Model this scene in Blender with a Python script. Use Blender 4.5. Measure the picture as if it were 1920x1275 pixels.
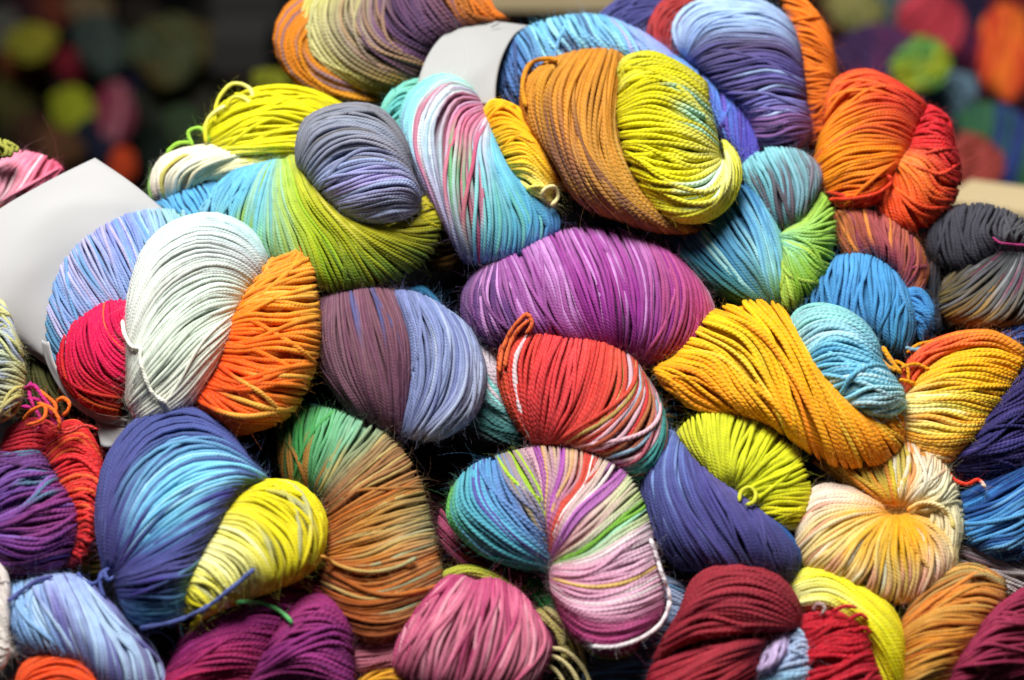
import bpy, math, random
import numpy as np
from mathutils import Matrix, Vector

for o in list(bpy.data.objects):
    bpy.data.objects.remove(o, do_unlink=True)
scene = bpy.context.scene
COL = scene.collection

# ------------------------------------------------------------------ camera
S = 0.0002            # metres of pile for one unit of the layout grid (0.2 mm)
D0 = 0.90             # camera to the middle of the pile
PITCH = math.radians(27)
SLOPE = 0.42          # the heap leans back: lower skeins lie nearer
CENTRE = Vector((0.0, 0.0, 0.30))
RM = Matrix.Rotation(math.radians(90) - PITCH, 3, 'X')
CAM = CENTRE + RM @ Vector((0, 0, D0))
cd = bpy.data.cameras.new('camera')
cam = bpy.data.objects.new('camera', cd)
COL.objects.link(cam)
cam.location = CAM
cam.rotation_euler = (math.radians(90) - PITCH, 0, 0)
cd.sensor_width = 36.0
cd.lens = 36.0 * D0 / (1920 * S)
cd.clip_start = 0.05
cd.clip_end = 50
cd.dof.use_dof = True
cd.dof.focus_distance = D0 - 0.018
cd.dof.aperture_fstop = 5.2
cd.dof.aperture_blades = 7
scene.camera = cam

# ------------------------------------------------------------------ light
w = bpy.data.worlds.new('World')
scene.world = w
w.use_nodes = True
w.node_tree.nodes['Background'].inputs[0].default_value = (0.80, 0.88, 1.0, 1)
w.node_tree.nodes['Background'].inputs[1].default_value = 0.032

def area(name, loc, target, size, power, col):
    l = bpy.data.lights.new(name, 'AREA')
    l.shape = 'RECTANGLE'; l.size = size[0]; l.size_y = size[1]
    l.energy = power; l.color = col
    o = bpy.data.objects.new(name, l); COL.objects.link(o)
    o.location = loc
    d = Vector(target) - Vector(loc)
    o.rotation_euler = d.to_track_quat('-Z', 'Y').to_euler()
    o['kind'] = 'helper'
    return o
area('ceiling_lamp', (-0.16, -0.10, 1.44), (0.0, 0.02, 0.30), (0.65, 0.5), 29.5, (1.0, 0.985, 0.95))

scene.view_settings.view_transform = 'Standard'
scene.view_settings.look = 'None'
scene.view_settings.gamma = 1.0
scene.view_settings.exposure = 0.0
scene.view_settings.use_curve_mapping = False
scene.render.engine = 'CYCLES'
scene.cycles.use_denoising = True
scene.cycles.denoiser = 'OPENIMAGEDENOISE'
scene.cycles.max_bounces = 6
scene.cycles.diffuse_bounces = 4
scene.cycles.use_adaptive_sampling = False
scene.cycles.sample_clamp_indirect = 4.0

# ------------------------------------------------------------------ materials
def nd(nt, typ, **kw):
    n = nt.nodes.new(typ)
    for k, v in kw.items():
        setattr(n, k, v)
    return n

def math_node(nt, op, a, b=None, c=None):
    n = nd(nt, 'ShaderNodeMath', operation=op)
    for i, v in enumerate((a, b, c)):
        if v is None:
            continue
        if isinstance(v, (int, float)):
            n.inputs[i].default_value = v
        else:
            nt.links.new(v, n.inputs[i])
    return n.outputs[0]

def yarn_material(name, pitch, plies, rough, sheen, bump):
    m = bpy.data.materials.new(name); m.use_nodes = True
    nt = m.node_tree; L = nt.links.new
    b = nt.nodes['Principled BSDF']
    dye = nd(nt, 'ShaderNodeAttribute', attribute_name='dye')
    lay = nd(nt, 'ShaderNodeAttribute', attribute_name='lay')
    sep = nd(nt, 'ShaderNodeSeparateXYZ'); L(lay.outputs['Vector'], sep.inputs[0])
    ang = math_node(nt, 'ARCTAN2', sep.outputs[1], sep.outputs[0])
    ph = math_node(nt, 'ADD', math_node(nt, 'MULTIPLY', ang, plies / 2.0),
                   math_node(nt, 'MULTIPLY', sep.outputs[2], math.pi * 1.0 / (pitch / plies)))
    ply = math_node(nt, 'POWER', math_node(nt, 'ABSOLUTE', math_node(nt, 'SINE', ph)), 0.6)
    # fibres running along the thread, and slow mottling of the dye
    mp = nd(nt, 'ShaderNodeCombineXYZ')
    L(math_node(nt, 'MULTIPLY', sep.outputs[0], 2.5), mp.inputs[0])
    L(math_node(nt, 'MULTIPLY', sep.outputs[1], 2.5), mp.inputs[1])
    L(math_node(nt, 'MULTIPLY', sep.outputs[2], 900.0), mp.inputs[2])
    fib = nd(nt, 'ShaderNodeTexNoise'); fib.inputs['Scale'].default_value = 1.6
    fib.inputs['Detail'].default_value = 3.0
    L(mp.outputs[0], fib.inputs['Vector'])
    geo = nd(nt, 'ShaderNodeNewGeometry')
    mot = nd(nt, 'ShaderNodeTexNoise'); mot.inputs['Scale'].default_value = 260.0
    mot.inputs['Detail'].default_value = 4.0
    L(geo.outputs['Position'], mot.inputs['Vector'])
    hsv = nd(nt, 'ShaderNodeHueSaturation')
    L(dye.outputs['Color'], hsv.inputs['Color'])
    L(math_node(nt, 'MULTIPLY_ADD', mot.outputs['Fac'], 0.50, 0.76), hsv.inputs['Value'])
    L(math_node(nt, 'MULTIPLY_ADD', fib.outputs['Fac'], 0.35, 0.83), hsv.inputs['Saturation'])
    L(hsv.outputs[0], b.inputs['Base Color'])
    hgt = math_node(nt, 'MULTIPLY_ADD', fib.outputs['Fac'], 0.45, ply)
    bp = nd(nt, 'ShaderNodeBump'); bp.inputs['Strength'].default_value = bump
    bp.inputs['Distance'].default_value = 0.00045
    L(hgt, bp.inputs['Height']); L(bp.outputs[0], b.inputs['Normal'])
    b.inputs['Roughness'].default_value = rough
    b.inputs['Specular IOR Level'].default_value = 0.14
    b.inputs['Sheen Weight'].default_value = sheen
    b.inputs['Sheen Roughness'].default_value = 0.45
    L(dye.outputs['Color'], b.inputs['Sheen Tint'])
    tr = nd(nt, 'ShaderNodeBsdfTranslucent'); L(hsv.outputs[0], tr.inputs[0]); L(bp.outputs[0], tr.inputs['Normal'])
    ms = nd(nt, 'ShaderNodeMixShader'); ms.inputs[0].default_value = 0.12
    L(b.outputs[0], ms.inputs[1]); L(tr.outputs[0], ms.inputs[2])
    L(ms.outputs[0], nt.nodes['Material Output'].inputs[0])
    return m

YARN = {
    'soft': yarn_material('yarn_soft_merino', 0.0040, 3, 0.80, 0.0, 0.42),
    'cord': yarn_material('yarn_tight_two_ply', 0.0038, 2, 0.66, 0.0, 0.65),
    'silk': yarn_material('yarn_silk_blend', 0.0044, 3, 0.55, 0.0, 0.5),
}
def fuzz_material():
    m = bpy.data.materials.new('yarn_fuzz'); m.use_nodes = True
    nt = m.node_tree; b = nt.nodes['Principled BSDF']
    a = nd(nt, 'ShaderNodeAttribute', attribute_name='dye')
    nt.links.new(a.outputs['Color'], b.inputs['Base Color'])
    b.inputs['Roughness'].default_value = 0.6
    b.inputs['Specular IOR Level'].default_value = 0.3
    return m
FUZZ = fuzz_material()

def plain_material(name, col, rough=0.8, noise=0.0, scale=40.0, col2=None, bump=0.0, transl=0.0):
    m = bpy.data.materials.new(name); m.use_nodes = True
    nt = m.node_tree; L = nt.links.new; b = nt.nodes['Principled BSDF']
    geo = nd(nt, 'ShaderNodeNewGeometry')
    n = nd(nt, 'ShaderNodeTexNoise'); n.inputs['Scale'].default_value = scale
    n.inputs['Detail'].default_value = 5.0
    L(geo.outputs['Position'], n.inputs['Vector'])
    mx = nd(nt, 'ShaderNodeMix', data_type='RGBA')
    c2 = col2 or tuple(c * (1 - noise) for c in col)
    mx.inputs[6].default_value = (*c2, 1); mx.inputs[7].default_value = (*col, 1)
    L(n.outputs['Fac'], mx.inputs[0]); L(mx.outputs[2], b.inputs['Base Color'])
    b.inputs['Roughness'].default_value = rough
    b.inputs['Specular IOR Level'].default_value = 0.25
    if bump:
        bp = nd(nt, 'ShaderNodeBump'); bp.inputs['Strength'].default_value = bump
        bp.inputs['Distance'].default_value = 0.002
        L(n.outputs['Fac'], bp.inputs['Height']); L(bp.outputs[0], b.inputs['Normal'])
    if transl:
        tr = nd(nt, 'ShaderNodeBsdfTranslucent'); tr.inputs[0].default_value = (*col, 1)
        ms = nd(nt, 'ShaderNodeMixShader'); ms.inputs[0].default_value = transl
        L(b.outputs[0], ms.inputs[1]); L(tr.outputs[0], ms.inputs[2])
        L(ms.outputs[0], nt.nodes['Material Output'].inputs[0])
    return m
PAPER = plain_material('white_label_paper', (0.50, 0.495, 0.50), 0.6, 0.06, 30.0, bump=0.12, transl=0.12)
GREYPAPER = plain_material('grey_label_paper', (0.40, 0.40, 0.395), 0.55, 0.08, 60.0, bump=0.1, transl=0.08)
INK = plain_material('black_ink', (0.02, 0.02, 0.025), 0.6, 0.2)
CLOTH = plain_material('dark_cloth', (0.008, 0.007, 0.008), 0.95, 0.5, 60.0)
WALL = plain_material('dark_backdrop', (0.004, 0.0035, 0.004), 0.9, 0.5, 3.0)
WOOD = plain_material('pale_wood', (0.62, 0.50, 0.30), 0.6, 0.0, 9.0, col2=(0.52, 0.40, 0.22))
GREYBOX = plain_material('grey_card', (0.035, 0.034, 0.033), 0.8, 0.3, 12.0)

# ------------------------------------------------------------------ helpers
def lin(h):
    c = np.array([int(h[i:i + 2], 16) / 255.0 for i in (0, 2, 4)])
    return np.where(c <= 0.04045, c / 12.92, ((c + 0.055) / 1.055) ** 2.4)

RMN = np.array(RM); CAMN = np.array(CAM)
def place(px, py, z, back=0.0):
    """layout grid (x right, y down, z towards the viewer, relative to the leaning heap) -> world"""
    px, py, z = np.broadcast_arrays(np.asarray(px, float), np.asarray(py, float), np.asarray(z, float))
    d = D0 + back - S * (z + SLOPE * (py - 640.0))
    k = S * d / D0
    pc = np.stack([(px - 960.0) * k, -(py - 637.5) * k, -d], -1)
    return pc @ RMN.T + CAMN

def hermite(P, knots, tt):
    """smooth interpolation along axis 0"""
    P = np.asarray(P, float); n = len(P)
    if n == 1:
        return np.repeat(P, len(tt), 0)
    if n == 2:
        f = ((tt - knots[0]) / (knots[1] - knots[0])).reshape(-1, *([1] * (P.ndim - 1)))
        return P[0] + (P[1] - P[0]) * f
    k = np.asarray(knots, float)
    sh = [-1] + [1] * (P.ndim - 1)
    dk = np.maximum(np.diff(k), 1e-6)
    sl = np.diff(P, axis=0) / dk.reshape(sh)
    m = np.empty_like(P)
    w0 = dk[1:].reshape(sh); w1 = dk[:-1].reshape(sh)
    m[1:-1] = (sl[:-1] * w0 + sl[1:] * w1) / (w0 + w1)
    m[0] = 1.5 * sl[0] - 0.5 * m[1]; m[-1] = 1.5 * sl[-1] - 0.5 * m[-2]
    i = np.clip(np.searchsorted(k, tt, side='right') - 1, 0, n - 2)
    h = dk[i].reshape(sh); x = ((tt - k[i]) / dk[i]).reshape(sh)
    return ((2 * x**3 - 3 * x**2 + 1) * P[i] + (x**3 - 2 * x**2 + x) * h * m[i]
            + (-2 * x**3 + 3 * x**2) * P[i + 1] + (x**3 - x**2) * h * m[i + 1])

def polyline(s):
    return [[tuple(float(v) for v in p.split(',')) for p in g.split()] for g in s.strip().split('|')]

def chord(P):
    P = np.asarray(P, float)
    d = np.r_[0, np.cumsum(np.maximum(np.linalg.norm(np.diff(P, axis=0), axis=1), 1e-3))]
    return d / d[-1]

M1 = 22                                     # samples along the visible side of a winding
TT = 0.5 * (0.5 - 0.5 * np.cos(np.pi * np.arange(M1) / (M1 - 1))) + 0.5 * np.arange(M1) / (M1 - 1)
MB = 8
TB = np.linspace(1, 0, MB + 2)[1:]
K = 6
def prof(s, e=2.3):
    return np.sqrt(np.maximum(0.0, 1 - np.abs(2 * s - 1) ** e))

HB = np.full((200, 280), -400.0)            # front relief of the heap, used to lay loose threads on it
def splat(px, py, z):
    ix = np.clip(((np.ravel(px) + 160) / 8).astype(int), 0, 279); iy = np.clip(((np.ravel(py) + 160) / 8).astype(int), 0, 199)
    np.maximum.at(HB, (iy, ix), np.ravel(z))

def frames(P):
    T = np.gradient(P, axis=1)
    return T / np.maximum(np.linalg.norm(T, axis=-1, keepdims=True), 1e-12)

def tubes(P, R, C, ref):
    """P (n,m,3) paths, R (n,m) radii, C (n,m,3) dye, ref (n,m,3) outward hint -> arrays for one mesh"""
    n, m, _ = P.shape
    T = frames(P)
    A = ref - (ref * T).sum(-1, keepdims=True) * T
    A /= np.maximum(np.linalg.norm(A, axis=-1, keepdims=True), 1e-12)
    B = np.cross(T, A)
    a = 2 * np.pi * np.arange(K) / K
    V = (P[:, :, None] + R[..., None, None] * (np.cos(a)[None, None, :, None] * A[:, :, None]
         + np.sin(a)[None, None, :, None] * B[:, :, None])).reshape(-1, 3)
    al = np.concatenate([np.zeros((n, 1)), np.cumsum(np.linalg.norm(np.diff(P, axis=1), axis=-1), 1)], 1)
    al = al + (np.arange(n) * 0.00137 % 0.01)[:, None]
    lay = np.empty((n, m, K, 3)); lay[..., 0] = np.cos(a); lay[..., 1] = np.sin(a); lay[..., 2] = al[..., None]
    dye = np.repeat(C[:, :, None], K, 2)
    idx = np.arange(n * m * K).reshape(n, m, K)
    q = np.stack([idx[:, :-1], np.roll(idx, -1, 2)[:, :-1], np.roll(idx, -1, 2)[:, 1:], idx[:, 1:]], -1).reshape(-1, 4)
    return V, q, lay.reshape(-1, 3), dye.reshape(-1, 3), A

def mesh_object(name, V, Q, parent, mat, lay=None, dye=None, smooth=True):
    me = bpy.data.meshes.new(name)
    Q = np.asarray(Q, np.int32)
    me.vertices.add(len(V)); me.vertices.foreach_set('co', np.asarray(V, np.float32).ravel())
    me.loops.add(Q.size); me.loops.foreach_set('vertex_index', Q.ravel())
    me.polygons.add(len(Q)); me.polygons.foreach_set('loop_start', np.arange(0, Q.size, 4, dtype=np.int32))
    if smooth:
        me.polygons.foreach_set('use_smooth', np.ones(len(Q), bool))
    if lay is not None:
        at = me.attributes.new('lay', 'FLOAT_VECTOR', 'POINT'); at.data.foreach_set('vector', np.asarray(lay, np.float32).ravel())
    if dye is not None:
        at = me.attributes.new('dye', 'FLOAT_COLOR', 'POINT')
        at.data.foreach_set('color', np.c_[dye, np.ones(len(dye))].astype(np.float32).ravel())
    me.update(calc_edges=True)
    me.materials.append(mat)
    o = bpy.data.objects.new(name, me); COL.objects.link(o)
    if parent is not None:
        o.parent = parent
    return o

class Skein:
    def __init__(self, label, mat='soft', group='skeins heaped in the front pile', name='yarn_skein', back=0.0, fuzz=1.0, r=5.2, mix=1.6, full=False):
        self.e = bpy.data.objects.new(name, None); COL.objects.link(self.e)
        self.e.empty_display_size = 0.01
        self.e['label'] = label; self.e['category'] = 'yarn skein'; self.e['group'] = group
        self.mat = YARN[mat]; self.back = back; self.org = None; self.fz = []; self.fuzz = fuzz; self.r = r; self.mix = mix; self.full = full
        SKEINS.append(self)

    def coil(self, guides, cols, z=0, h=None, r=None, streaks=(), gain=1.0, lean=(0, 0), wander=1.0, name='coil', dens=1.0, cross=0.12, eu=2.3, et=2.3, hb=0.6, label=None, bunch=1.0):
        rng = np.random.default_rng(len(COILS) * 7 + 11); COILS.append(1)
        r = (r or self.r) * (1.0 if self.back else 0.82)
        G = polyline(guides) if isinstance(guides, str) else guides
        g = np.stack([hermite(p, chord(p), TT) for p in G])                 # (G, M1, 2)
        gap = np.linalg.norm(np.diff(g, axis=0), axis=-1)                    # (G-1, M1)
        ku = np.r_[0, np.cumsum(np.maximum(np.percentile(gap, 70, axis=1), 2.0))]; lu = ku[-1]; ku /= lu
        lt = np.mean(np.linalg.norm(np.diff(g, axis=1), axis=-1).sum(1))
        chordlen = np.mean(np.linalg.norm(g[:, -1] - g[:, 0], axis=-1))
        if h is None:
            h = 0.37 * min(0.5 * (lt + chordlen), lu)
        # even spacing of the windings over the bulging surface
        uf = np.linspace(0, 1, 160)
        arc = []
        for j in (6, 11, 15):
            c = hermite(g[:, j], ku, uf)
            zz = h * prof(uf, eu) * prof(TT[j], et)
            arc.append(np.r_[0, np.cumsum(np.sqrt((np.diff(c, axis=0) ** 2).sum(1) + np.diff(zz) ** 2))])
        best = max(arc, key=lambda a: a[-1])
        n = max(4, int(best[-1] / (1.62 * r) * dens)); n0 = n
        sp = 1.0 / n
        uk = np.interp((np.arange(n) + 0.5) * sp + rng.normal(0, 0.10 * sp, n), best / best[-1], uf)
        # a second, deeper layer shows through between the outer windings
        if not self.back:
            n2 = int(n * 0.32); uk = np.r_[uk, rng.uniform(0.03, 0.97, n2)]; n = n + n2
        deep = np.arange(n) >= n0
        fb = max(2.0, n0 / 9.0); pb = rng.uniform(0, 6.28, 4)
        uk = uk + bunch * 0.26 * wander / (2 * np.pi * fb) * np.sin(2 * np.pi * fb * uk + pb[0])
        uk = np.clip(uk, 0.004, 0.996)
        du = 1.0 / n0 * wander
        ph = rng.uniform(0, 6.28, (n, 3))
        U = uk[:, None] + du * (0.40 * np.sin(3.1 * TT[None] * 1.6 + ph[:, :1]) + 0.22 * np.sin(8.3 * TT[None] + ph[:, 1:2])
                               ) * np.sqrt(prof(TT))[None]
        lift = rng.normal(0, 0.30, n) * r - deep * 1.0 * r
        cr = rng.random(n) < cross * wander
        U += cr[:, None] * (np.clip(rng.normal(0, 1, n), -2, 2) * 4.5 * sp)[:, None] * (2 * TT[None] - 1)
        lift += cr * 0.9 * r
        U += bunch * 0.30 * wander / (2 * np.pi * fb) * np.sin(2 * np.pi * fb * 0.63 * uk[:, None] + 5.0 * TT[None] + pb[1]) * prof(TT)[None]
        U = np.clip(U, 0.002, 0.998)
        P2 = np.empty((n, M1, 2))
        for j in range(M1):
            P2[:, j] = hermite(g[:, j], ku, U[:, j])
        lp = rng.uniform(0, 6.28, 6); edge = (prof(U) * prof(TT)[None])
        P2[..., 0] += 2.2 * np.sin(4.0 * U + 5.0 * TT[None] + lp[0]) * edge + 1.2 * np.sin(11 * U - 7 * TT[None] + lp[1]) * edge
        P2[..., 1] += 2.2 * np.sin(5.0 * U - 4.0 * TT[None] + lp[2]) * edge + 1.2 * np.sin(9 * U + 8 * TT[None] + lp[3]) * edge
        pz = prof(U, eu) * prof(TT, et)[None]
        pz = pz * (1 + 0.07 * np.sin(6.0 * U + 3.5 * TT[None] + lp[4]) + 0.05 * np.sin(13 * U - 6 * TT[None] + lp[5]))
        lz = lean[0] * (U - 0.5) + lean[1] * (TT[None] - 0.5)
        Z = z + h * pz + lz + lift[:, None] * prof(TT)[None] + 0.25 * r * np.sin(5 * TT[None] + ph[:, 2:3]) \
            + bunch * 0.5 * r * wander * np.sin(2 * np.pi * fb * 0.8 * uk[:, None] + 3.0 * TT[None] + pb[2]) * prof(TT)[None]
        if not self.back:
            splat(P2[..., 0], P2[..., 1], Z)
        # the far side of each winding closes the loop behind
        jb = np.interp(TB, TT, np.arange(M1)); j0 = np.floor(jb).astype(int); j1 = np.minimum(j0 + 1, M1 - 1); f = (jb - j0)[None, :, None]
        PB = P2[:, j0] * (1 - f) + P2[:, j1] * f
        cen = g.reshape(-1, 2).mean(0)
        PB = PB + (cen - PB) * 0.06 * prof(TB)[None, :, None]
        UB = U[:, j0]
        ZB = z - hb * h * prof(UB, eu) * prof(TB, et)[None] + lean[0] * (UB - 0.5) + lean[1] * (TB[None] - 0.5)
        X = np.concatenate([P2, PB], 1); ZZ = np.concatenate([Z, ZB], 1)
        W = place(X[..., 0], X[..., 1], ZZ, self.back)
        if self.org is None:
            base = place(cen[0], g.reshape(-1, 2)[:, 1].max(), z, self.back)
            self.org = base; self.e.location = base
        mid = place(PB[:, len(TB) // 2, 0], PB[:, len(TB) // 2, 1], np.full(n, z - 0.1 * h), self.back)
        # dye
        rows = cols.split() if isinstance(cols, str) else cols
        cg = []
        for e_ in rows:
            st = np.array([lin(x) for x in e_.split('-')])
            cg.append(hermite(st, np.linspace(0, 1, len(st)), np.linspace(0, 1, 33)) if len(st) > 1 else np.repeat(st, 33, 0))
        cg = np.clip(np.array(cg), 0.002, 1)                                # (rows, 33, 3)
        kc = ku if len(cg) == len(ku) else np.linspace(0, 1, len(cg))
        tall = np.r_[TT, TB]
        uu = np.clip(uk + rng.normal(0, self.mix * sp, n), 0, 1)
        tj = np.clip(tall[None] + rng.normal(0, 0.08, (n, 1)) + 0.03 * np.sin(9 * tall[None] + ph[:, :1]), 0, 1)
        ui = np.clip(np.searchsorted(kc, uu, side='right') - 1, 0, max(len(kc) - 2, 0)) if len(kc) > 1 else np.zeros(n, int)
        if len(kc) > 1:
            fu = np.clip((uu - kc[ui]) / np.maximum(kc[ui + 1] - kc[ui], 1e-6), 0, 1)
            fu = (fu * fu * (3 - 2 * fu)).reshape(-1, 1, 1)
            row = cg[ui] * (1 - fu) + cg[ui + 1] * fu
        else:
            row = cg[ui]
        ti = tj * 32; t0 = np.floor(ti).astype(int); t1 = np.minimum(t0 + 1, 32); ft = (ti - t0)[..., None]
        ar = np.arange(n)[:, None]
        C = row[ar, t0] * (1 - ft) + row[ar, t1] * ft
        for s_ in streaks:
            u0, u1, pr, hx = s_[:4]
            ta, tb = s_[4:6] if len(s_) > 4 else (-1, 2)
            sel = (uk >= u0) & (uk <= u1) & (rng.random(n) < pr)
            a0 = ta + rng.normal(0, 0.07, (n, 1)); b0 = tb + rng.normal(0, 0.07, (n, 1))
            if len(s_) == 4 and not self.full:
                cc_ = rng.uniform(0, 1, (n, 1)); hl = rng.uniform(0.18, 0.6, (n, 1)); a0 = cc_ - hl; b0 = cc_ + hl
            wgt = np.clip((tall[None] - a0) / 0.2 + 0.5, 0, 1) * np.clip((b0 - tall[None]) / 0.2 + 0.5, 0, 1) * sel[:, None] * (1.0 if self.full else 0.8)
            C = C * (1 - wgt[..., None]) + lin(hx) * wgt[..., None]
        lum = C.mean(-1, keepdims=True)
        C = np.maximum(lum + (C - lum) * 0.99, 0.004)
        C = np.clip(C * gain * (1 + rng.normal(0, 0.075, (n, 1, 1))), 0.003, 0.90)
        pinch = 0.72 + 0.28 * np.minimum(1, 2.2 * prof(tall))[None]
        R = S * r * pinch * (1 + rng.normal(0, 0.06, (n, 1))) * (1 + 0.07 * np.sin(31 * tall[None] + ph[:, :1] * 3) + 0.05 * np.sin(73 * tall[None] + ph[:, 1:2] * 5)) * ((D0 + self.back) / D0 if self.back else 1)
        ref = W - mid[:, None]
        V, Q, lay, dye, A = tubes(W, R, C, ref)
        # the packed yarn just under the outer windings
        nu = 26
        ug = np.linspace(0.01, 0.99, nu)
        cp = np.stack([hermite(g[:, j], ku, ug) for j in range(M1)], 1)
        shr = 0.965
        cp = cen + (cp - cen) * shr
        zc = z + 0.86 * h * prof(ug, eu)[:, None] * prof(TT, et)[None] - 1.5 * r + lean[0] * (ug[:, None] - 0.5) + lean[1] * (TT[None] - 0.5)
        zb = z - hb * h * prof(ug, eu)[:, None] * prof(TT, et)[None] + lean[0] * (ug[:, None] - 0.5) + lean[1] * (TT[None] - 0.5)
        for zz, flip in ((zc, False), (zb, True)):
            VV = place(cp[..., 0], cp[..., 1], zz, self.back).reshape(-1, 3)
            ix = np.arange(nu * M1).reshape(nu, M1) + len(V)
            qq = np.stack([ix[:-1, :-1], ix[:-1, 1:], ix[1:, 1:], ix[1:, :-1]], -1).reshape(-1, 4)
            if flip:
                qq = qq[:, ::-1]
            near = np.clip(np.searchsorted(np.sort(uk), ug), 0, n - 1)
            cc = C[np.argsort(uk)][near][:, :M1].reshape(-1, 3)
            ll = np.zeros((len(VV), 3)); ll[:, 0] = 1; ll[:, 2] = np.tile(np.arange(M1) * 0.003, nu)
            V = np.r_[V, VV]; Q = np.r_[Q, qq]; lay = np.r_[lay, ll]; dye = np.r_[dye, cc]
        o = mesh_object(name, V - self.org, Q, self.e, self.mat, lay, dye)
        if label:
            o['label'] = label
        # fuzz
        nf = int(n * 34 * self.fuzz)
        if nf and not self.back:
            k = rng.integers(0, n, nf); j = rng.integers(0, M1, nf)
            root = W[k, j] + A[k, j] * R[k, j, None] * 0.9
            T = frames(W)[k, j]
            d = A[k, j] * rng.uniform(0.15, 1.0, (nf, 1)) + T * rng.normal(0, 0.8, (nf, 1)) + rng.normal(0, 0.45, (nf, 3))
            d /= np.linalg.norm(d, axis=1, keepdims=True)
            ln = S * rng.gamma(1.5, 3.6, (nf, 1)) * np.where(rng.random((nf, 1)) < 0.03, 2.6, 1.0) + S * 2.5
            cv = rng.normal(0, 1.2, (nf, 3)); cv2 = rng.normal(0, 1.1, (nf, 3))
            pts = []
            for q in range(6):
                f = q / 5.0
                pts.append(root + ln * (d * f + cv * f * f * 0.45 + cv2 * f ** 3 * 0.55))
            self.fz.append((np.stack(pts, 1), np.clip(C[k, j] * 1.1 + 0.05, 0, 0.9)))
        return o

    def thread(self, pts, col, r=None, lift=0.0, name='loose_thread', z=None, tip=None, label=None, parent=None):
        JOBS.append((self, pts, col, (r or self.r * 0.95) * (0.86 if name != 'printed_stroke' else 1), lift, name, z, tip, label, parent))

    def finish(self):
        if not self.fz:
            return
        P = np.concatenate([f[0] for f in self.fz]) - self.org; C = np.concatenate([f[1] for f in self.fz])
        n, m, _ = P.shape
        hc = bpy.data.hair_curves.new('fuzz')
        hc.add_curves([m] * n)
        hc.attributes['position'].data.foreach_set('vector', P.astype(np.float32).ravel()) if 'position' in hc.attributes else hc.position_data.foreach_set('vector', P.astype(np.float32).ravel())
        ra = hc.attributes.get('radius') or hc.attributes.new('radius', 'FLOAT', 'POINT')
        ra.data.foreach_set('value', np.tile(np.linspace(0.000015, 0.000007, m), n).astype(np.float32))
        ca = hc.attributes.new('dye', 'FLOAT_COLOR', 'POINT')
        ca.data.foreach_set('color', np.c_[np.repeat(C, m, 0), np.ones(n * m)].astype(np.float32).ravel())
        hc.materials.append(FUZZ)
        o = bpy.data.objects.new('fuzz', hc); COL.objects.link(o); o.parent = self.e; o['kind'] = 'stuff'

SKEINS, COILS, JOBS = [], [], []

def run_threads():
    for sk, pts, col, r, lift, name, z, tip, label, par in JOBS:
        for s in (pts if isinstance(pts, list) else [pts]):
            p = np.array(polyline(s)[0]); L = np.linalg.norm(np.diff(p[:, :2], axis=0), axis=1).sum()
            m = max(12, int(L / 5)); t = np.linspace(0, 1, m)
            q = hermite(p, chord(p[:, :2]), t)
            if z is None and q.shape[1] == 2:
                ix = ((q[:, 0] + 160) / 8).astype(int).clip(1, 278); iy = ((q[:, 1] + 160) / 8).astype(int).clip(1, 198)
                hz = np.max([HB[iy + a, ix + b] for a in (-1, 0, 1) for b in (-1, 0, 1)], axis=0)
                hz = np.maximum(hz, np.percentile(hz, 35) - 40)
                for _ in range(3):
                    hh = np.r_[hz[0], hz, hz[-1]]
                    hz = np.maximum(hz, (hh[:-2] + hh[1:-1] + hh[2:]) / 3)
                zz = hz + 0.5 * r + lift
            else:
                zz = q[:, 2] if q.shape[1] == 3 else np.full(m, float(z))
            rng = np.random.default_rng(int(p.sum()) % 9973)
            q2 = q[:, :2] + np.c_[np.sin(np.linspace(0, L / 22, m) + rng.uniform(0, 6)), np.cos(np.linspace(0, L / 27, m) + rng.uniform(0, 6))] * 0.5
            W = place(q2[:, 0], q2[:, 1], zz, sk.back)[None]
            cs = np.array([lin(c) for c in col.split('-')])
            C = hermite(cs, np.linspace(0, 1, max(len(cs), 2))[:len(cs)], t)[None]
            if tip:
                w_ = np.clip((t - 0.86) / 0.06, 0, 1)[None, :, None]; C = C * (1 - w_) + lin(tip) * w_
            C = np.clip(C, 0.003, 0.9)
            R = S * r * (1 + 0.08 * np.sin(np.linspace(0, L / 9, m)) + 0.06 * np.sin(np.linspace(0, L / 4, m) + 1))[None]; R[0, 0] *= 0.45; R[0, -1] *= 0.45
            ref = np.tile(CAMN - W[0].mean(0), (1, m, 1)).reshape(1, m, 3) + np.array([0.013, 0.011, 0.017])
            V, Q, lay, dye, A = tubes(W, R, C, ref)
            e0 = np.arange(K); e1 = (m - 1) * K + np.arange(K)
            caps = [[e[0], e[1], e[2], e[3]] if s_ else [e[3], e[2], e[1], e[0]] for e, s_ in ((e0[::-1], 1), (e1, 1))]
            caps += [[e[3], e[4], e[5], e[0]] for e in (e0[::-1], e1)]
            Q = np.r_[Q, np.array(caps)]
            o = mesh_object(name, V - sk.org, Q, par or sk.e, INK if name == 'printed_stroke' else sk.mat, lay, dye)
            if label:
                o['label'] = label
            nf = int(L / 2) if name != 'printed_stroke' else 0
            k = np.where(rng.random(nf) < 0.15, m - 1, rng.integers(1, m - 1, nf)); root = W[0, k]
            d = rng.normal(0, 1, (nf, 3)); d /= np.linalg.norm(d, axis=1, keepdims=True)
            ln = S * rng.uniform(6, 20, (nf, 1)); cv = rng.normal(0, 0.6, (nf, 3))
            if nf:
                sk.fz.append((np.stack([root + ln * (d * f + cv * f * f * 0.6) for f in np.linspace(0, 1, 6)], 1), np.clip(C[0, k] * 1.1 + 0.02, 0, 0.9)))

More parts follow.
